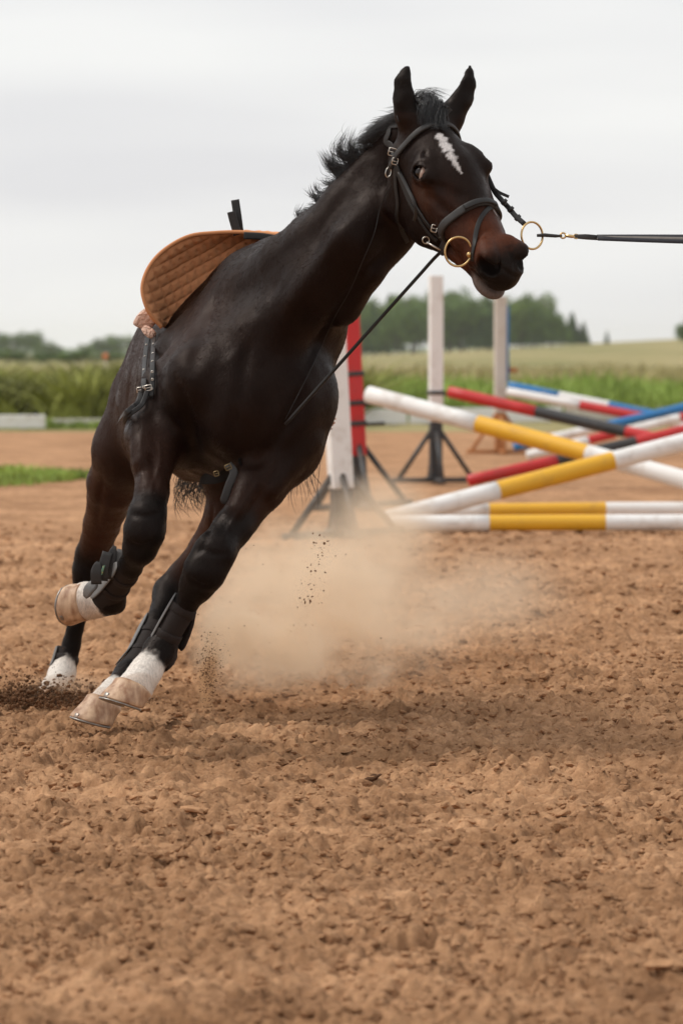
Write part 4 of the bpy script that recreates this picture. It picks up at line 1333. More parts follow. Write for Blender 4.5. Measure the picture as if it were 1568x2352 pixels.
edge = np.concatenate([ii[:, 0], ii[-1, 1:], ii[-2::-1, -1], ii[0, -2:0:-1]])
rim = np.array([(edge[k], edge[(k + 1) % len(edge)], edge[(k + 1) % len(edge)] + 288, edge[k] + 288) for k in range(len(edge))])
adopt(mesh_obj('back_panel', vv, np.vstack([q[:, ::-1], q + 288, rim]), m_pad), pad)
g = Geo(); strap(g, [P(560, 541, 11.89), P(600, 543, 11.885), P(640, 549, 11.88)], .011, .3, snapit=False); adopt(g.build('gullet_strip', m_leather), pad)
# left side of the pad, mostly behind the neck, hanging down the far flank
lf = []
for t in np.linspace(0, 1, 24):
    row = []
    for e in np.linspace(0, 1, 12):
        s, nn = snap(B(-.12 - .5 * e, .02 + .34 * math.sin(t * 1.5), .38 - .50 * t ** 1.5), .014 + .004 * abs(math.sin(t * 30)) * abs(math.sin(e * 16)))
        row.append(s)
    lf.append(row)
lf = np.array(lf); ii = np.arange(24 * 12).reshape(24, 12)
q = np.stack([ii[:-1, :-1], ii[:-1, 1:], ii[1:, 1:], ii[1:, :-1]], -1).reshape(-1, 4)
lo_ = lf - .010 * unit(BU)
vv = np.vstack([lf.reshape(-1, 3), lo_.reshape(-1, 3)])
edge = np.concatenate([ii[:, 0], ii[-1, 1:], ii[-2::-1, -1], ii[0, -2:0:-1]])
rim = np.array([(edge[k], edge[(k + 1) % len(edge)], edge[(k + 1) % len(edge)] + 288, edge[k] + 288) for k in range(len(edge))])
adopt(mesh_obj('far_panel', vv, np.vstack([q, q[:, ::-1] + 288, rim]), m_pad), pad)
# fleece lining showing behind the right flap and low on the left
def fleece(pts, half, nrmv, seed):
    r = np.random.default_rng(seed)
    c = spline(pts, 18); V, F, o = [], [], 0
    for i, p in enumerate(c):
        for k in range(50):
            d = r.normal(size=3) * half * .40
            v, f = lump(int(r.integers(1000)), 1)
            V.append(v * r.uniform(.004, .0075) + p + d * np.array([1, .5, 1])); F.append(f + o); o += len(v)
    return np.vstack(V), np.vstack(F)
g = Geo(); cpt = spline([P(366, 712, 12.0), P(342, 728, 12.0), P(326, 746, 12.0), P(322, 754, 12.0)], 14)
g.tube(cpt, [.020, .024, .026, .028, .029, .030, .030, .030, .029, .028, .027, .025, .020, .012], 12, flat=([.3, -.9, .3], .45))
g.tube(spline([P(330, 752, 11.985), P(344, 764, 11.975), P(356, 772, 11.97)], 8), [.010, .013, .015, .016, .016, .015, .013, .008], 10, flat=([.2, -.95, .2], .5))
adopt(g.build('fleece_lining', m_fleece), pad)
v, f = fleece([P(754, 925, 11.88), P(752, 950, 11.86), P(748, 975, 11.85)], .020, None, 4)
adopt(mesh_obj('fleece_lining', v, f, m_fleece), pad)

# ---- girth: surcingle straps with eyelets, buckled under the chest
girth = empty('girth', tuple(B(.02, 0, -.38)))
tag(girth, 'black leather girth with eyelet straps hanging behind the right shoulder', 'girth')
def gp(g, name, mat): return adopt(g.build(name, mat), girth)
def side(*pts): return [hit(x, y, .012, 11.95) for x, y in pts]
g = Geo(); c1, n1 = strap(g, side((352, 752), (346, 790), (341, 840), (338, 880), (337, 915)), .0080, .25, snapit=False); s1 = gp(g, 'billet_strap', m_leather)
g = Geo(); c2, n2 = strap(g, side((362, 765), (360, 810), (357, 850), (355, 885), (350, 915)), .0080, .25, snapit=False); s2 = gp(g, 'billet_strap', m_leather)
g = Geo(); t1, _ = strap(g, [hit(335, 908, .02), hit(330, 930, .022), hit(318, 945, .022), hit(298, 957, .02), P(272, 970, hit(290, 955)[1] - .02)], .0085, .3, snapit=False, taper=True); gp(g, 'strap_tail', m_leather)
g = Geo(); t2, _ = strap(g, [hit(346, 905, .02), hit(338, 932, .024), hit(326, 950, .024), hit(306, 964, .022), P(284, 974, hit(300, 960)[1] - .02)], .0075, .3, snapit=False, taper=True); gp(g, 'strap_tail', m_leather)
eyelets = []
for c in (c1, c2):
    for k in np.linspace(4, 21, 6).astype(int):
        gg = Geo(); ring(gg, c[k] + np.array([0, -.0045, 0]), [1, 0, 0], [0, 0, 1], .0032, .0014, 10); gp(gg, 'eyelet', m_steel)
adopt(buckle(hit(336, 902, .022), [1, 0, .2], [-.2, 0, 1], .011, .008, None), girth)
adopt(buckle(hit(349, 898, .022), [1, 0, .2], [-.2, 0, 1], .010, .008, None), girth)
# under the chest
g = Geo(); strap(g, [hit(462, 1096, .006), hit(500, 1092, .008), hit(530, 1080, .008), hit(556, 1066, .004)], .018, .10, snapit=False); gp(g, 'chest_band', m_neo0)
cb = hit(545, 1066, .03)
g = Geo(); strap(g, [cb, P(537, 1085, cb[1] - .01), P(526, 1115, cb[1] - .015), P(518, 1140, cb[1] - .015), P(512, 1157, cb[1] - .012)], .0125, .22, snapit=False, taper=True); gp(g, 'loose_strap', m_leather_worn)
adopt(buckle(P(524, 1073, cb[1] - .008), [1, 0, .5], [-.5, 0, 1], .009, .008, None, mat=m_dull), girth)
adopt(buckle(P(497, 1088, cb[1] - .006), [1, 0, .3], [-.3, 0, 1], .007, .007, None, mat=m_dull), girth)
# two strap ends standing up on the back
g = Geo(); strap(g, [P(546, 540, 11.95), P(537, 510, 11.95), P(531, 486, 11.95)], .0130, .14, snapit=False); gp(g, 'upright_strap', m_leather_worn)
g = Geo(); strap(g, [P(551, 540, 11.97), P(546, 500, 11.97), P(540, 459, 11.98)], .0130, .14, snapit=False); gp(g, 'upright_strap', m_leather)

# ---- protective boots
m_neo = paint('brown_neoprene', (.017, .011, .009), .75, .3, 60, .5, 300, spec=.3, bdist=.0015)
m_shell = paint('grey_boot_shell', (.12, .115, .11), .5, .25, 30, .3, 120)
def boot(label, pts, rads, straps, shell_dir, mat=None):
    """pts: (px, py, depth) along the cannon; hollow sleeve with a grey strike shell and closing straps"""
    c = [P(*q) for q in pts]
    rr = [R(a, q[2]) for a, q in zip(rads, pts)]
    root = empty('leg_boot', tuple(c[-1]))
    tag(root, label, 'leg boot', 'leg boots of the horse')
    path = spline(c, 16); rad = np.interp(np.linspace(0, 1, 16), np.linspace(0, 1, len(rr)), rr)
    g = Geo()
    g.tube(path, rad, 20, cap=False)
    g.tube(path[::-1], (rad - .005)[::-1], 20, cap=False)
    for k in (0, 15):
        a = path[1] - path[0] if k == 0 else path[15] - path[14]
        a = unit(a); e1 = unit(np.cross(a, [0, 1, .2])); e2 = np.cross(a, e1)
        ring(g, path[k], e1, e2, rad[k] - .0025, .0035, 24)
    adopt(g.build('sleeve', m_neo), root)
    for t in straps:
        k = int(t * 15)
        a = unit(path[min(15, k + 1)] - path[max(0, k - 1)])
        e1 = unit(np.cross(a, [0, 1, .2])); e2 = np.cross(a, e1)
        g = Geo()
        cc = [path[k] + (rad[k] + .002) * (math.cos(x) * e1 + math.sin(x) * e2) for x in np.linspace(0, 2 * math.pi, 24, endpoint=False)]
        g.tube(cc, .013, 8, closed=True, flat=(np.array([p - path[k] for p in cc]), .12))
        adopt(g.build('strap', m_neo), root)
    sdv = np.asarray(shell_dir, float)
    g = Geo()
    shp, shn = [], []
    for k in range(16):
        a = unit(path[min(15, k + 1)] - path[max(0, k - 1)])
        s = unit(sdv - a * (sdv @ a))
        shp.append(path[k] + s * (rad[k] + .003)); shn.append(s)
    g.tube(shp, np.concatenate([[.010, .016], np.full(12, .020), [.017, .010]]), 10, flat=(np.array(shn), .13))
    adopt(g.build('strike_shell', m_shell), root)
    return root
bLF = boot('brown neoprene boot with two straps on the lead foreleg', [(432, 1378, 11.285), (408, 1420, 11.29), (385, 1462, 11.30), (370, 1500, 11.31), (366, 1512, 11.315)], [30, 30, 30, 37, 37], (.18, .5), (-.8, -.1, .5))
# fetlock cup of that boot
g = Geo(); g.tube(spline([P(402, 1470, 11.30), P(404, 1492, 11.32), P(396, 1520, 11.34), P(376, 1541, 11.34)], 14), [.008] + [.013] * 12 + [.007], 10, flat=([.8, .2, -.5], .5)); adopt(g.build('fetlock_cup', m_neo), bLF)
g = Geo(); g.tube(spline([P(446, 1392, 11.30), P(438, 1430, 11.31), P(424, 1470, 11.32), P(414, 1492, 11.33)], 10), [.010, .013, .013, .014, .014, .014, .013, .013, .012, .008], 10, flat=([.8, .5, .3], .4)); adopt(g.build('strap_flap', m_neo), bLF)
bRF = boot('dark boot with loose strap tabs on the folded foreleg', [(300, 1300, 11.4), (282, 1325, 11.46), (262, 1352, 11.52), (246, 1374, 11.56)], [30, 30, 32, 38], (.3, .65), (-.8, -.3, .1))
m_patch = paint('green_gold_patch', (.10, .22, .15), .6, .6, 60, .2, 90, dirt=(.5, .36, .10), dirt_amt=.9)
for k, (x0, y0, x1, y1, w, dd) in enumerate(((250, 1330, 264, 1254, .016, 11.42), (236, 1334, 248, 1268, .016, 11.41), (222, 1342, 226, 1290, .016, 11.40), (268, 1325, 279, 1262, .012, 11.43))):
    g = Geo(); strap(g, [P(x0, y0, dd), P((x0 + x1) / 2 - 3, (y0 + y1) / 2, dd - .005), P(x1, y1, dd)], w, .07, snapit=False, n=8, taper=(k % 2 == 0)); tb = adopt(g.build('strap_tab', m_shell if k == 3 else m_leather_worn), bRF)
g = Geo(); g.box(P(236, 1310, 11.395), R(3, 11.4) * np.array([1, 0, .3]), np.array([0, .001, 0]), R(11, 11.4) * np.array([.3, 0, 1]), .0005); adopt(g.build('label_patch', m_patch), bRF)
g = Geo(); g.tube(spline([P(222, 1338, 11.45), P(206, 1352, 11.45), P(196, 1372, 11.46)], 8), [.010, .016, .018, .018, .018, .017, .014, .008], 10, flat=([-.5, -.8, .2], .3)); adopt(g.build('fetlock_cup', m_shell), bRF)
boot('grey edged boot on the blurred hind leg behind the lead foreleg', [(362, 1428, 12.31), (340, 1472, 12.23), (322, 1508, 12.15), (300, 1545, 12.06)], [29, 29, 29, 36], (.3, .7), (-.8, -.3, .4))
boot('brown boot on the hind leg kicking up soil', [(158, 1490, 13.385), (152, 1515, 13.38), (147, 1538, 13.37)], [26, 27, 30], (.5,), (-.95, -.2, .2))
# ------------------------------------------------------------------ jumps
m_white = paint('white_paint', (.80, .79, .77), .55, .06, 3, .15, 40, dirt=(.34, .25, .17), dirt_amt=.45)
m_red = paint('red_paint', (.52, .018, .018), .45, .12, 3, .15, 40, dirt=(.16, .03, .02), dirt_amt=.4)
m_yel = paint('yellow_paint', (.74, .40, .018), .5, .08, 3, .15, 40, dirt=(.35, .2, .06), dirt_amt=.4)
m_black = paint('black_paint', (.028, .028, .029), .5, .2, 3, .15, 40, dirt=(.12, .09, .07), dirt_amt=.4)
m_blue = paint('blue_paint', (.015, .17, .43), .5, .12, 3, .15, 40, dirt=(.2, .2, .2), dirt_amt=.3)
m_rust = paint('orange_wood', (.42, .17, .055), .75, .25, 8, .4, 60)
m_iron = paint('black_iron', (.030, .031, .033), .55, .25, 10, .3, 60, dirt=(.16, .1, .06), dirt_amt=.5)
m_oldwhite = paint('weathered_white_wood', (.58, .54, .48), .8, .12, 5, .5, 50, dirt=(.34, .22, .13), dirt_amt=.7)

JG = 'jump rails'
def rail(name, A, Bp, breaks, mats, rad, label, on_soil=None):
    """pole between two points; every painted band is a part of its own; breaks along the pole as photo columns"""
    a, b = P(*A), P(*Bp)
    if on_soil is not None: a[2] = b[2] = on_soil
    root = empty(name, tuple(a))
    tag(root, label, 'rail', JG)
    L = np.linalg.norm(b - a); u = (b - a) / L
    ts = [0.0] + [(x - A[0]) / (Bp[0] - A[0]) * L for x in breaks] + [L]
    bend = np.cross(u, [0, 1, 0]) * random.uniform(-.012, .012)
    for k, mt in enumerate(mats):
        t0, t1 = ts[k], ts[k + 1]
        pts, rs = [], []
        for t in np.linspace(t0, t1, 6):
            pts.append(a + u * t + bend * math.sin(math.pi * t / L)); rs.append(rad * (1 + .012 * math.sin(t * 5 + k)))
        if k == 0: pts.insert(0, a - u * .006); rs.insert(0, rad * .85)
        if k == len(mats) - 1: pts.append(b + u * .006); rs.append(rad * .85)
        g = Geo(); g.tube(pts, rs, 20, cap=k in (0, len(mats) - 1))
        adopt(g.build('painted_band', mt), root)
    return root

def stand(px, py, d, w, top_px, mat_up, split_px, mat_low, label, legs=True, yaw=0.35, leg_h=.48, cups=(), leg_mat=None, lean=0.0):
    """square upright on a four-footed base"""
    p = P(px, py, d); p[2] = 0
    ztop = P(px, top_px, d)[2]; zs = P(px, split_px, d)[2]
    root = empty('jump_stand', tuple(p)); tag(root, label, 'jump stand', 'jump stands')
    root.rotation_euler = (0, math.radians(lean), 0)
    ex, ey = np.array([math.cos(yaw), math.sin(yaw), 0]), np.array([-math.sin(yaw), math.cos(yaw), 0])
    g = Geo(); g.box((0, 0, (ztop + zs) / 2), ex * w / 2, ey * w / 2, np.array([0, 0, (ztop - zs) / 2]), .008); g.build('upper_post', mat_up, root, False)
    g = Geo(); g.box((0, 0, (zs + .02) / 2 - .002), ex * w * .46, ey * w * .46, np.array([0, 0, (zs - .02) / 2]), .008); g.build('lower_post', mat_low, root, False)
    if legs:
        for sx, sy in ((1, 0), (-1, 0), (0, 1), (0, -1)):
            dv = ex * sx + ey * sy
            g = Geo()
            g.tube([dv * .04 + np.array([0, 0, leg_h]), dv * .34 + np.array([0, 0, .04])], .022, 8)
            g.build('brace', leg_mat or m_iron, root)
            g = Geo()
            g.box(dv * .20 + np.array([0, 0, .028]), dv * .20, np.cross(dv, [0, 0, 1]) * .026, np.array([0, 0, .022]), .005)
            g.build('foot', leg_mat or m_iron, root)
    for (cy, side_) in cups:
        z = P(px, cy, d)[2]
        g = Geo()
        g.box((0, 0, z), ex * (w / 2 + .012), ey * (w / 2 + .012), np.array([0, 0, .018]), .004)
        g.box(ex * side_ * (w / 2 + .08) + np.array([0, 0, z - .012]), ex * .08, ey * .03, np.array([0, 0, .012]), .004)
        g.build('rail_cup', m_iron, root)
    return root

stand(789, 1236, 24.6, .138, 610, m_white, 1122, m_iron, 'white jump stand with wide splayed base right behind the horse', yaw=.25, leg_h=.42, lean=-3)
stand(829, 1168, 29.2, .112, 640, m_red, 1046, m_iron, 'red jump stand with black foot beside the white one', yaw=.2, lean=-3, cups=((858, -1), (925, 1), (972, 1)))
stand(1000, 1108, 35.0, .120, 632, m_white, 968, m_iron, 'tall white jump stand on a black tripod foot', yaw=.15, cups=((902, 1),))
s4 = stand(1148, 1042, 45.2, .135, 680, m_oldwhite, 948, m_rust, 'weathered white jump stand with orange wooden legs', yaw=.1, legs=True, leg_mat=m_rust, cups=())
g = Geo(); g.tube([(.08, -.02, P(1148, 850, 45.2)[2]), (.20, -.04, P(1148, 850, 45.2)[2])], .03, 10); g.build('wooden_peg', m_rust, s4)
g = Geo(); g.box((.088, 0, P(1148, 790, 45.2)[2]), np.array([.010, 0, 0]), np.array([0, .07, 0]), np.array([0, 0, .45]), .003); g.build('blue_edge', m_blue, s4)

WY = [m_white, m_yel, m_white, m_yel, m_white]
rail('jump_rail', (846, 906, 28.9), (2150, 1262, 26.5), [1115, 1375, 1640, 1900], WY, .066, 'white and yellow rail sloping down to the right from the red stand')
rail('jump_rail', (888, 1194, 26.5), (2150, 872, 27.6), [1135, 1395, 1650, 1900], WY, .066, 'white and yellow rail rising to the right under the crossed one')
rail('ground_rail', (896, 1210, 25.4), (2200, 1198, 25.5), [1122, 1388, 1650, 1910], WY, .054, 'nearest white and yellow rail lying on the soil', .055)
rail('ground_rail', (940, 1185, 27.2), (2300, 1172, 27.5), [1120, 1386, 1650, 1910], WY, .056, 'white and yellow rail on the soil just behind the nearest one', .058)
RB = [m_red, m_black, m_red, m_black, m_red]
rail('jump_rail', (1032, 900, 34.8), (2060, 1130, 33.0), [1240, 1450, 1655, 1860], RB, .053, 'red and black rail sloping down to the right from the tall white stand')
rail('jump_rail', (1076, 1104, 33.6), (2060, 872, 34.2), [1275, 1455, 1650, 1850], RB, .052, 'red and black rail rising to the right from the soil')
rail('jump_rail', (1168, 886, 45.0), (1790, 1010, 44.0), [1285, 1400, 1520, 1640], [m_blue, m_white, m_blue, m_white, m_blue], .052, 'blue and white rail high on the weathered stand')
rail('jump_rail', (1166, 900, 44.8), (1760, 1015, 43.6), [1335, 1505, 1640], [m_white, m_red, m_white, m_red], .052, 'white and red rail just under the blue and white one')
rail('jump_rail', (1210, 1046, 43.0), (1800, 905, 43.2), [1350, 1412, 1560, 1690], [m_white, m_red, m_white, m_red, m_white], .052, 'white and red rail rising from the soil by the orange wooden legs')
rail('jump_rail', (1180, 1026, 43.8), (1800, 880, 44.2), [1226, 1388, 1640], [m_blue, m_white, m_blue, m_white], .052, 'blue and white rail rising to the right, lowest of the far jump')
# the stands that carry the other ends, right of the picture
stand(2170, 1215, 27.6, .125, 640, m_red, 1060, m_iron, 'red jump stand at the far end of the yellow rails', yaw=.2, cups=((888, -1),))
stand(2080, 1130, 34.2, .14, 640, m_white, 990, m_iron, 'white jump stand at the far end of the red and black rails', yaw=.15, cups=((888, -1),))
stand(1815, 1046, 44.2, .15, 690, m_oldwhite, 948, m_rust, 'weathered jump stand at the far end of the blue rails', yaw=.1, leg_mat=m_rust, cups=((905, -1),))

# ---- low boards round the arena
def board(x0, x1, d0, d1, h, mat, label):
    a, b_ = np.array([(x0 - 784) / FPX * d0, d0, 0]), np.array([(x1 - 784) / FPX * d1, d1, 0])
    c = (a + b_) / 2; u = (b_ - a) / 2
    root = empty('arena_board', tuple(c)); tag(root, label, 'board', 'low boards round the arena')
    g = Geo(); g.box((0, 0, h / 2 + .02), u, np.array([0, .025, 0]), np.array([0, 0, h / 2]), .012); g.build('plank', mat, root, False)
    for s in (-.8, .8):
        g = Geo(); g.box(u * s + np.array([0, .06, h / 2 - .03]), np.array([.035, 0, 0]), np.array([0, .033, 0]), np.array([0, 0, h / 2 + .03]), .005); g.build('stake', m_oldwhite, root, False)
board(-420, 105, 59.0, 59.6, .21, m_white, 'short white arena board at the left edge')
board(118, 250, 60.5, 60.8, .13, m_oldwhite, 'weathered grey arena board between the white one and the horse')
board(262, 600, 61, 62, .2, m_white, 'white arena board behind the hindquarters')
board(612, 934, 62.2, 63.2, .25, m_white, 'white arena board beside the red stand')
board(940, 1290, 63.4, 65.6, .25, m_white, 'white arena board behind the tall white stand')
board(1296, 1640, 65.8, 68.2, .25, m_oldwhite, 'long pale arena board behind the far jump at the right')
# ------------------------------------------------------------------ vegetation
def leaf_mat(name, col, var):
    m, n, l, b = new_mat(name)
    g = n.new('ShaderNodeNewGeometry'); nz = n.new('ShaderNodeTexNoise'); nz.inputs['Scale'].default_value = .8; nz.inputs['Detail'].default_value = 4
    l.new(g.outputs['Position'], nz.inputs['Vector'])
    mx = n.new('ShaderNodeMix'); mx.data_type = 'RGBA'
    mx.inputs[6].default_value = (*[c * (1 - var) for c in col], 1); mx.inputs[7].default_value = (*[c * (1 + var) for c in col], 1)
    rp = n.new('ShaderNodeValToRGB'); rp.color_ramp.elements[0].position, rp.color_ramp.elements[1].position = .35, .65
    l.new(nz.outputs['Fac'], rp.inputs[0]); l.new(rp.outputs[0], mx.inputs[0])
    l.new(mx.outputs[2], b.inputs['Base Color']); b.inputs['Roughness'].default_value = .7; b.inputs['Specular IOR Level'].default_value = .25
    b.inputs['Subsurface Weight'].default_value = 0
    return m
m_weed = leaf_mat('weed_leaves', (.23, .24, .055), .5)
m_grass = leaf_mat('grass_blades', (.26, .35, .07), .35)
m_strawgrass = leaf_mat('dry_grass', (.36, .31, .14), .3)
m_bark = paint('tree_bark', (.09, .07, .055), .9, .3, 4, .5, 20)

def blades(name, count, place, h0, h1, w, mat, label, seed, lean=.35):
    r = np.random.default_rng(seed)
    xy = place(r, count); n_ = len(xy)
    h = r.uniform(h0, h1, n_) * xy[:, 3]
    a = r.uniform(0, 6.283, n_)
    d = np.stack([np.cos(a), np.sin(a), np.zeros(n_)], 1)
    ln = np.stack([r.normal(0, lean, n_), r.normal(0, lean, n_), np.zeros(n_)], 1) * h[:, None]
    base = xy[:, :3]; up = np.array([0, 0, 1.0])
    V = np.stack([base - d * w * .5, base + d * w * .5, base + up * h[:, None] * .55 + ln * .35 - d * w * .45, base + up * h[:, None] * .55 + ln * .35 + d * w * .45, base + up * h[:, None] + ln], 1).reshape(-1, 3)
    i = np.arange(n_)[:, None] * 5
    F = np.vstack([i + np.array([0, 1, 3]), i + np.array([0, 3, 2]), i + np.array([2, 3, 4])])
    o = mesh_obj(name, V, F, mat, smooth=False)
    return tag(o, label, 'grass', kind='stuff')
def strip(x0, x1, ya, yb, nscale=.8, clump=.6, hvar=1.0):
    def f(r, c):
        t = r.uniform(0, 1, c); x = x0 + (x1 - x0) * t
        y = (ya + (yb - ya) * r.uniform(0, 1, c))
        m = noise2(x * nscale, y * nscale * .6, 61)
        k = r.uniform(-.5, .5, c) * 1.2 < m + clump
        x, y, m = x[k], y[k], m[k]
        return np.stack([x, y, field_z(x, y) * (y > 58), (1 + m * hvar)], 1)
    return f
blades('tall_weeds', 26000, strip(-10, .2, 62.2, 70, 1.3, .55, 1.1), .40, .85, .07, m_weed, 'tall dark green weeds behind the boards at the left', 1, .75)
blades('meadow_grass', 26000, strip(.0, 16, 66.5, 84, .7, .7, .7), .28, .72, .05, m_grass, 'bright green long grass behind the boards at the right', 2)
blades('dry_grass', 18000, strip(-14, 24, 84, 150, .25, .7, .5), .4, .8, .09, m_strawgrass, 'dry tan grass of the meadow behind the green strip', 3)
blades('verge_grass', 5000, strip(-8, -2.6, 59.8, 62, 2, .8, .4), .06, .16, .03, m_grass, 'low green grass along the foot of the left boards', 4)
def patch(r, c):
    t = r.uniform(0, 1, c); px = -260 + 460 * t
    d = 36.5 + r.uniform(-1, 1, c) * 2.2 * np.clip((205 - px) / 160, .12, 1) + .6 * noise2(px * .03, px * 0, 9)
    x = (px - 784) / FPX * d
    k = r.uniform(-.5, .5, c) < noise2(x * 2.2, d * 1.6, 65) + .25
    return np.stack([x, d, np.zeros(c) - .01, np.ones(c)], 1)[k]
blades('grass_patch', 6000, patch, .03, .11, .018, m_grass, 'patch of short green grass growing on the arena soil at the left', 5)

# trees
m_crown = [leaf_mat('oak_foliage', (.105, .175, .038), .4), leaf_mat('spruce_foliage', (.07, .125, .038), .4), leaf_mat('birch_foliage', (.14, .21, .045), .4)]
def crown_mesh(seed, kind, nleaf):
    """unit crown: height 1, leaf-clump faces spread through uneven lobes"""
    r = np.random.default_rng(seed)
    c, s = [], []
    if kind == 'spruce':
        for k in range(nleaf):
            z = r.uniform(0, 1) ** 1.3
            tier = (z * 9) % 1
            rad = .26 * (1 - z) ** .85 * (1.15 - .45 * tier) * math.sqrt(r.uniform(.15, 1)) + .008
            a = r.uniform(0, 6.283)
            c.append((rad * math.cos(a), rad * math.sin(a), .08 + z * .92)); s.append(.020 + .02 * (1 - z))
    else:
        lobes = [(np.array([r.normal(0, .17), r.normal(0, .17), r.uniform(.35, .85)]), r.uniform(.13, .22)) for k in range(12)] + [(np.array([0, 0, .6]), .26)]
        for k in range(nleaf):
            q, rr = lobes[r.integers(len(lobes))]
            d = unit(r.normal(size=3)) * rr * r.uniform(.55, 1) ** .5 * (1 + .25 * r.normal())
            p = q + d; p[2] = max(.16, p[2] * 1.0)
            c.append(p); s.append(r.uniform(.016, .034))
    c, s = np.array(c), np.array(s)
    u = r.normal(size=c.shape); u /= np.linalg.norm(u, axis=1)[:, None]
    w = np.cross(u, r.normal(size=c.shape)); w /= np.linalg.norm(w, axis=1)[:, None]
    V = np.stack([c + u * s[:, None], c + w * s[:, None] * .7, c - u * s[:, None], c - w * s[:, None] * .7], 1).reshape(-1, 3)
    return V, np.arange(len(V)).reshape(-1, 4)
def trunk_geo(seed, kind):
    r = random.Random(seed); g = Geo()
    top = .95 if kind == 'spruce' else .72
    g.tube([(0, 0, -.02), (.004, .002, .2), (-.004, .004, .45), (.002, 0, top)], [.022, .017, .012, .003], 7)
    for k in range(7):
        z = r.uniform(.22, .65); a = r.uniform(0, 6.28); L = r.uniform(.12, .24) * (.6 if kind == 'spruce' else 1)
        up = .02 if kind == 'spruce' else .14
        g.tube([(0, 0, z), (L * .5 * math.cos(a), L * .5 * math.sin(a), z + up * .6), (L * math.cos(a), L * math.sin(a), z + up)], [.008, .005, .002], 5)
    return g
protos = []
for k, (kind, mi) in enumerate((('oak', 0), ('birch', 2), ('spruce', 1), ('oak', 0), ('spruce', 1))):
    V, F = crown_mesh(50 + k, kind, 2600)
    cme = mesh_obj('crown', V, F, m_crown[mi], smooth=False); tme = trunk_geo(k, kind).build('trunk', m_bark)
    protos.append((cme.data, tme.data)); 
    bpy.data.objects.remove(cme); bpy.data.objects.remove(tme)
def tree(px, d, h, wide, k, name, label, group, rot):
    x = (px - 784) / FPX * d
    root = empty(name, (x, d, float(field_z(np.array([x]), np.array([d]))[0]) - .05))
    root.rotation_euler = (0, 0, rot); root.scale = (h * wide, h * wide, h)
    tag(root, label, 'tree', group)
    for nm, me in (('crown', protos[k][0]), ('trunk', protos[k][1])):
        o = bpy.data.objects.new(nm, me); COL.objects.link(o); o.parent = root
rt = random.Random(5)
def wood_label(px, kk, row):
    kind = {0: 'broad dark green', 1: 'pale green', 3: 'round crowned', 2: 'pointed dark', 4: 'pointed dark'}[kk]
    where = 'beside the red stand' if px < 880 else 'left of the tall white stand' if px < 975 else 'behind the tall white stand' if px < 1030 else 'under the horse\'s chin' if px < 1120 else 'behind the weathered stand' if px < 1175 else 'right of the weathered stand' if px < 1240 else 'at the right end of the wood'
    return kind + ' tree ' + where + ', ' + ('back row', 'middle row', 'front row')[row]
GW, GL = 'trees of the wood at the right', 'distant trees at the left'
wood_top = [(800, 690), (850, 680), (900, 676), (960, 668), (1040, 662), (1100, 668), (1160, 678), (1210, 672), (1250, 685), (1290, 712)]
def top_at(px):
    return np.interp(px, [q[0] for q in wood_top], [q[1] for q in wood_top])
for row, d in enumerate((760, 700, 650)):
    for k in range(15):
        px = 795 + k * 34 + rt.uniform(-10, 10) + row * 11
        if px > 1300: continue
        x = (px - 784) / FPX * d
        zb = float(field_z(np.array([x]), np.array([float(d)]))[0])
        ztop = CAM_H + (812 - (top_at(px) + rt.uniform(-4, 14) + row * 7)) / FPX * d
        kk = rt.choice([0, 1, 3, 2, 0])
        tree(px, d, ztop - zb, rt.uniform(.75, 1.0) * (1.25 if kk in (2, 4) else 1), kk, 'wood_tree', wood_label(px, kk, row), GW, rt.uniform(0, 6))
byl = {}
for o in list(COL.objects):
    if o.get('group') == GW: byl.setdefault(o['label'], []).append(o)
for lb, os_ in byl.items():
    os_.sort(key=lambda q: q.location.x)
    if len(os_) > 1:
        for k, o in enumerate(os_): o['label'] = lb + ', ' + ('left one', 'right one')[k] if len(os_) == 2 else lb + ', ' + (['leftmost', 'middle one', 'rightmost'] + ['next'] * 9)[k]
for px, tp, kk in ((1312, 716, 4), (1338, 738, 2), (1392, 758, 4)):
    d = 690; x = (px - 784) / FPX * d; zb = float(field_z(np.array([x]), np.array([float(d)]))[0])
    tree(px, d, CAM_H + (812 - tp) / FPX * d - zb, 1.2 if px < 1380 else .8, kk, 'spruce_tree', {1312: 'tall dark spruce closing the right end of the wood', 1338: 'slim spruce just right of the wood\'s last tall tree', 1392: 'small lone spruce on the skyline right of the wood'}[px], None, 1.)
for px, tp in ((1566, 742), (1585, 720), (1612, 730)):
    d = 520; x = (px - 784) / FPX * d; zb = float(field_z(np.array([x]), np.array([float(d)]))[0])
    tree(px, d, CAM_H + (812 - tp) / FPX * d - zb, 1.0, 0, 'edge_tree', {1566: 'dark tree cut off by the right edge, its left crown', 1585: 'taller dark tree just past the right edge', 1612: 'dark tree well past the right edge'}[px], 'trees at the right edge', px * .1)
def far_label(px, d):
    if d != 900:
        return {18: 'low bush before the distant trees, at the left edge', 100: 'wide low bush before the distant trees, under the tallest crown', 180: 'low bush in the dip between the distant trees', 250: 'low bush before the distant trees, beside the orange marker'}.get(px, 'low bush before the distant trees')
    names = {-40: 'distant tree just outside the left edge', 0: 'distant tree cut by the left edge', 30: 'smaller distant tree second from the left edge', 62: 'tallest distant tree at the left, its left crown', 86: 'tallest distant tree at the left, its right crown', 112: 'distant tree on the right slope of the tallest one', 140: 'low distant tree at the left of the dip', 168: 'lowest distant tree in the middle of the dip', 196: 'low distant tree at the right of the dip', 224: 'distant tree left of the orange marker', 252: 'distant tree right above the orange marker', 282: 'distant tree touching the hindquarters', 315: 'distant tree hidden behind the hindquarters'}
    return names[px]
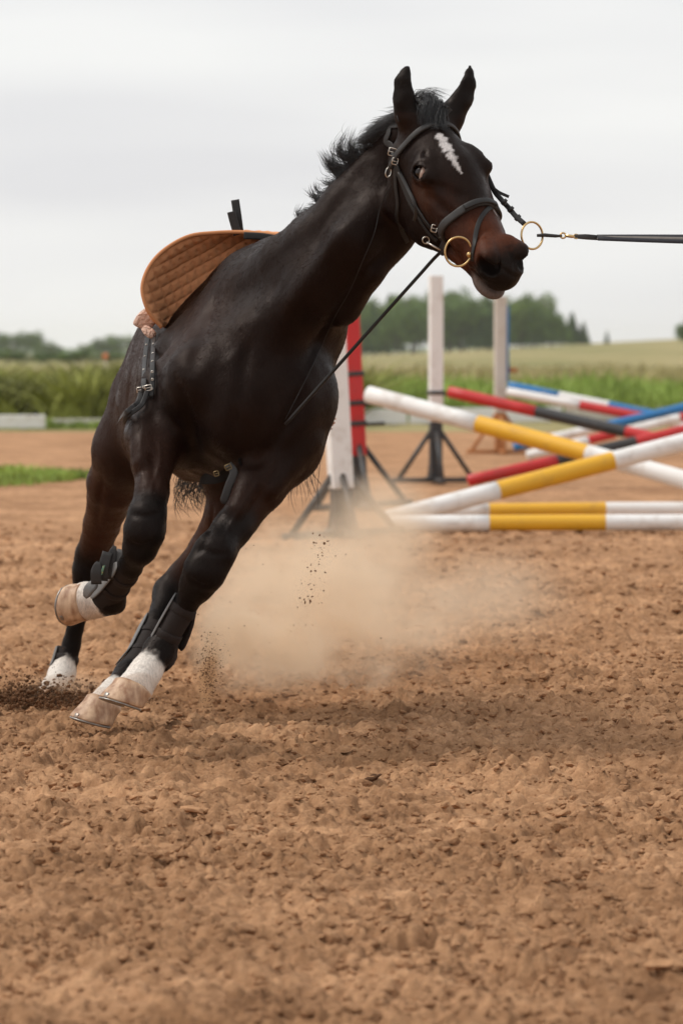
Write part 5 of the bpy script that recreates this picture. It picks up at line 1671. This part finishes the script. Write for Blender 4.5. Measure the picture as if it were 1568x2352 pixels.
for px, tp, kk, wd in ((0, 762, 0, 1.1), (30, 775, 1, 1.2), (62, 757, 3, 1.15), (86, 760, 0, 1.15), (112, 790, 1, 1.4), (140, 795, 0, 1.4), (168, 800, 3, 1.5), (196, 790, 1, 1.5), (224, 776, 0, 1.3), (252, 768, 3, 1.3), (282, 770, 1, 1.3), (-40, 760, 0, 1.2), (315, 775, 0, 1.3), (18, 801, 3, 2.0), (100, 808, 0, 2.4), (180, 812, 1, 2.4), (250, 806, 3, 2.2)):
    d = 900 if tp < 799 else 420
    ht = CAM_H + (812 - tp) / FPX * d
    tree(px, d, max(ht, 1.2), wd * (1 if d == 900 else 1.8), kk, 'far_tree', far_label(px, d), GL if d == 900 else 'bushes before the distant trees', rt.uniform(0, 6))
# far blue-green ridge at the right
ry = 3600.0
rx = np.linspace(-1500, 1500, 121)
rz = 9 + 7 * noise2(rx * .006, rx * 0 + .5, 91) + 2 * noise2(rx * .05, rx * 0 + 2.5, 92)
rv = [(x, ry, -2) for x in rx] + [(x, ry + 60, z) for x, z in zip(rx, rz)] + [(x, ry + 300, -2) for x in rx]
rf = [(i + o, i + 1 + o, i + 122 + o, i + 121 + o) for o in (0, 121) for i in range(120)]
tag(mesh_obj('hills', rv, rf, m_crown[1]), 'low wooded ridge on the far horizon', kind='structure')
# orange marker far out in the field
g = Geo(); mk = empty('orange_marker', (float((243 - 784) / FPX * 150), 150, float(field_z(np.array([-9.2]), np.array([150.]))[0])))
tag(mk, 'small orange marker standing in the field at the left', 'marker')
m_or = paint('orange_plastic', (.75, .16, .03), .5, .1, 5, 0)
g.tube([(0, 0, .95), (0, 0, 1.0), (0, 0, 1.12), (0, 0, 1.17)], [.04, .10, .10, .05], 12); g.build('marker_head', m_or, mk)
g = Geo(); g.tube([(0, 0, -.05), (0, 0, .96)], .02, 8); g.build('pole', m_oldwhite, mk)
# ------------------------------------------------------------------ dust and thrown soil
def vol_mat(name, dens, col, scale, thr0, thr1, seed, aniso=.3):
    m = bpy.data.materials.new(name); m.use_nodes = True
    n, l = m.node_tree.nodes, m.node_tree.links
    n.clear()
    out = n.new('ShaderNodeOutputMaterial'); pv = n.new('ShaderNodeVolumePrincipled')
    pv.inputs['Color'].default_value = (*col, 1); pv.inputs['Anisotropy'].default_value = aniso
    tc = n.new('ShaderNodeTexCoord')
    ln = n.new('ShaderNodeVectorMath'); ln.operation = 'LENGTH'; l.new(tc.outputs['Object'], ln.inputs[0])
    fall = n.new('ShaderNodeMapRange'); fall.interpolation_type = 'SMOOTHSTEP'; fall.inputs[1].default_value = .98; fall.inputs[2].default_value = .15; fall.inputs[3].default_value = 0; fall.inputs[4].default_value = 1
    l.new(ln.outputs['Value'], fall.inputs[0])
    g = n.new('ShaderNodeNewGeometry')
    mp = n.new('ShaderNodeMapping'); mp.inputs['Location'].default_value = (seed, seed * .7, 0); mp.inputs['Scale'].default_value = (1, .7, 1.1)
    l.new(g.outputs['Position'], mp.inputs[0])
    nz = n.new('ShaderNodeTexNoise'); nz.inputs['Scale'].default_value = scale; nz.inputs['Detail'].default_value = 4; nz.inputs['Roughness'].default_value = .55; nz.inputs['Distortion'].default_value = .4
    l.new(mp.outputs[0], nz.inputs['Vector'])
    th = n.new('ShaderNodeMapRange'); th.inputs[1].default_value = thr0; th.inputs[2].default_value = thr1; th.inputs[3].default_value = 0; th.inputs[4].default_value = 1
    l.new(nz.outputs['Fac'], th.inputs[0])
    m1 = n.new('ShaderNodeMath'); m1.operation = 'MULTIPLY'; l.new(fall.outputs[0], m1.inputs[0]); l.new(th.outputs[0], m1.inputs[1])
    m2 = n.new('ShaderNodeMath'); m2.operation = 'MULTIPLY'; l.new(m1.outputs[0], m2.inputs[0]); m2.inputs[1].default_value = dens
    l.new(m2.outputs[0], pv.inputs['Density']); l.new(pv.outputs[0], out.inputs['Volume'])
    m.cycles.volume_step_rate = 2.0
    return m
def puff_obj(name, c, size, mat, label, rot=(0, 0, 0)):
    v, f = [], []
    for i in range(17):
        for k in range(24):
            th, ph = math.pi * i / 16, 2 * math.pi * k / 24
            v.append((math.sin(th) * math.cos(ph), math.sin(th) * math.sin(ph), math.cos(th)))
    for i in range(16):
        for k in range(24): f.append((i * 24 + k, (i + 1) * 24 + k, (i + 1) * 24 + (k + 1) % 24, i * 24 + (k + 1) % 24))
    o = mesh_obj(name, v, f, mat); o.location = c; o.scale = size; o.rotation_euler = rot
    return tag(o, label, 'dust', kind='stuff')
m_d1 = vol_mat('dust_air', 6.0, (.955, .81, .63), 3.6, .46, .62, 3.0, .1)
m_d2 = vol_mat('dust_dense', 12.0, (.95, .79, .60), 5.5, .46, .61, 8.0, .1)
m_d5 = vol_mat('dust_thin', 2.8, (.955, .81, .63), 2.8, .42, .64, 12.0, .1)
m_d6 = vol_mat('dust_faint', 1.2, (.955, .81, .63), 2.2, .40, .66, 15.0, .1)
puff_obj('dust_cloud', P(745, 1405, 14.2), (.60, 1.2, .42), m_d1, 'large tan dust cloud hanging behind the forelegs', (0, .12, .2))
puff_obj('dust_puff', P(605, 1480, 13.2), (.32, .5, .24), m_d2, 'thick low puff of dust close behind the lead foreleg')
puff_obj('dust_plume', P(850, 1245, 15.0), (.36, .9, .36), m_d5, 'thin plume of dust rising before the white jump stand')
puff_obj('dust_tail', P(1060, 1370, 15.0), (.58, 1.0, .26), m_d6, 'faint dust drifting off to the right of the cloud')
m_d3 = vol_mat('dust_spurt', 48, (.66, .44, .26), 9, .38, .62, 1.0, 0)
puff_obj('dust_spurt', P(478, 1545, 12.6), (.045, .10, .16), m_d3, 'narrow upright spurt of brown dust right of the front hooves', (0, .1, 0))
m_d4 = vol_mat('dust_kick', 12, (.72, .52, .36), 6, .34, .68, 5.0)
puff_obj('dust_kick', P(150, 1585, 13.0), (.20, .25, .07), m_d4, 'haze of dust round the hind hoof at the left')

def spray(name, cen, spread, count, s0, s1, mat, label, seed, shape=None):
    r = np.random.default_rng(seed)
    base = [lump(200 + k, 1) for k in range(8)]
    V, F, o = [], [], 0
    for k in range(count):
        p = np.array(cen) + r.normal(size=3) * np.array(spread) * (1 if r.random() < .75 else 1.7)
        if shape is not None and not shape(p): continue
        v, f = base[r.integers(8)]
        s = s0 + (s1 - s0) * r.uniform() ** 3
        V.append(v * s @ rand_rot(r, 2).T + p); F.append(f + o); o += len(v)
    ob = mesh_obj(name, np.vstack(V), np.vstack(F), mat)
    return tag(ob, label, 'thrown soil', kind='stuff')
above = lambda p: p[2] > 0.005
m_dark_soil = paint('fresh_soil', (.14, .070, .035), .95, .4, 30, .6, 80, spec=.1, bdist=.006)
spray('thrown_soil', P(80, 1618, 12.9), (.115, .10, .028), 7500, .0025, .012, m_dark_soil, 'dark soil thrown up by the hind hoof at the left edge', 1, above)
spray('thrown_soil', P(480, 1560, 12.5), (.018, .06, .055), 900, .0010, .0042, m_dark_soil, 'fine brown soil spraying up right of the front hooves', 2, above)
m_crumb = paint('flying_soil', (.24, .12, .058), .95, .3, 30, .4, 80, spec=.1)
def trail():
    r = np.random.default_rng(9)
    base = [lump(300 + k, 1) for k in range(8)]
    V, F, o = [], [], 0
    path = spline([P(738, 1235, 12.6), P(735, 1262, 12.6), P(728, 1310, 12.6), P(712, 1380, 12.6), P(700, 1430, 12.6)], 40)
    for k in range(130):
        p = path[r.integers(40)] + r.normal(size=3) * np.array([.022, .05, .02])
        v, f = base[r.integers(8)]; s = .0012 + .0058 * r.uniform() ** 4
        V.append(v * s @ rand_rot(r, 2).T + p); F.append(f + o); o += len(v)
    for k in range(70):
        p = P(r.uniform(520, 960), r.uniform(1200, 1500), 12.6)
        v, f = base[r.integers(8)]; s = .001 + .003 * r.uniform() ** 4
        V.append(v * s + p); F.append(f + o); o += len(v)
    tag(mesh_obj('flying_crumbs', np.vstack(V), np.vstack(F), m_crumb), 'crumbs of soil flying above the dust cloud', 'thrown soil', kind='stuff')
trail()

# ------------------------------------------------------------------ air
m_haze = bpy.data.materials.new('haze'); m_haze.use_nodes = True
n, l = m_haze.node_tree.nodes, m_haze.node_tree.links
n.clear()
out = n.new('ShaderNodeOutputMaterial'); pv = n.new('ShaderNodeVolumePrincipled')
pv.inputs['Color'].default_value = (.96, .98, 1.0, 1); pv.inputs['Density'].default_value = .00012
l.new(pv.outputs[0], out.inputs['Volume'])
g = Geo(); g.box((0, 2500, 14), (2700, 0, 0), (0, 2600, 0), (0, 0, 17.5)); hz = g.build('haze', m_haze, None, False)
tag(hz, 'thin pale air over the fields', 'haze', kind='stuff')
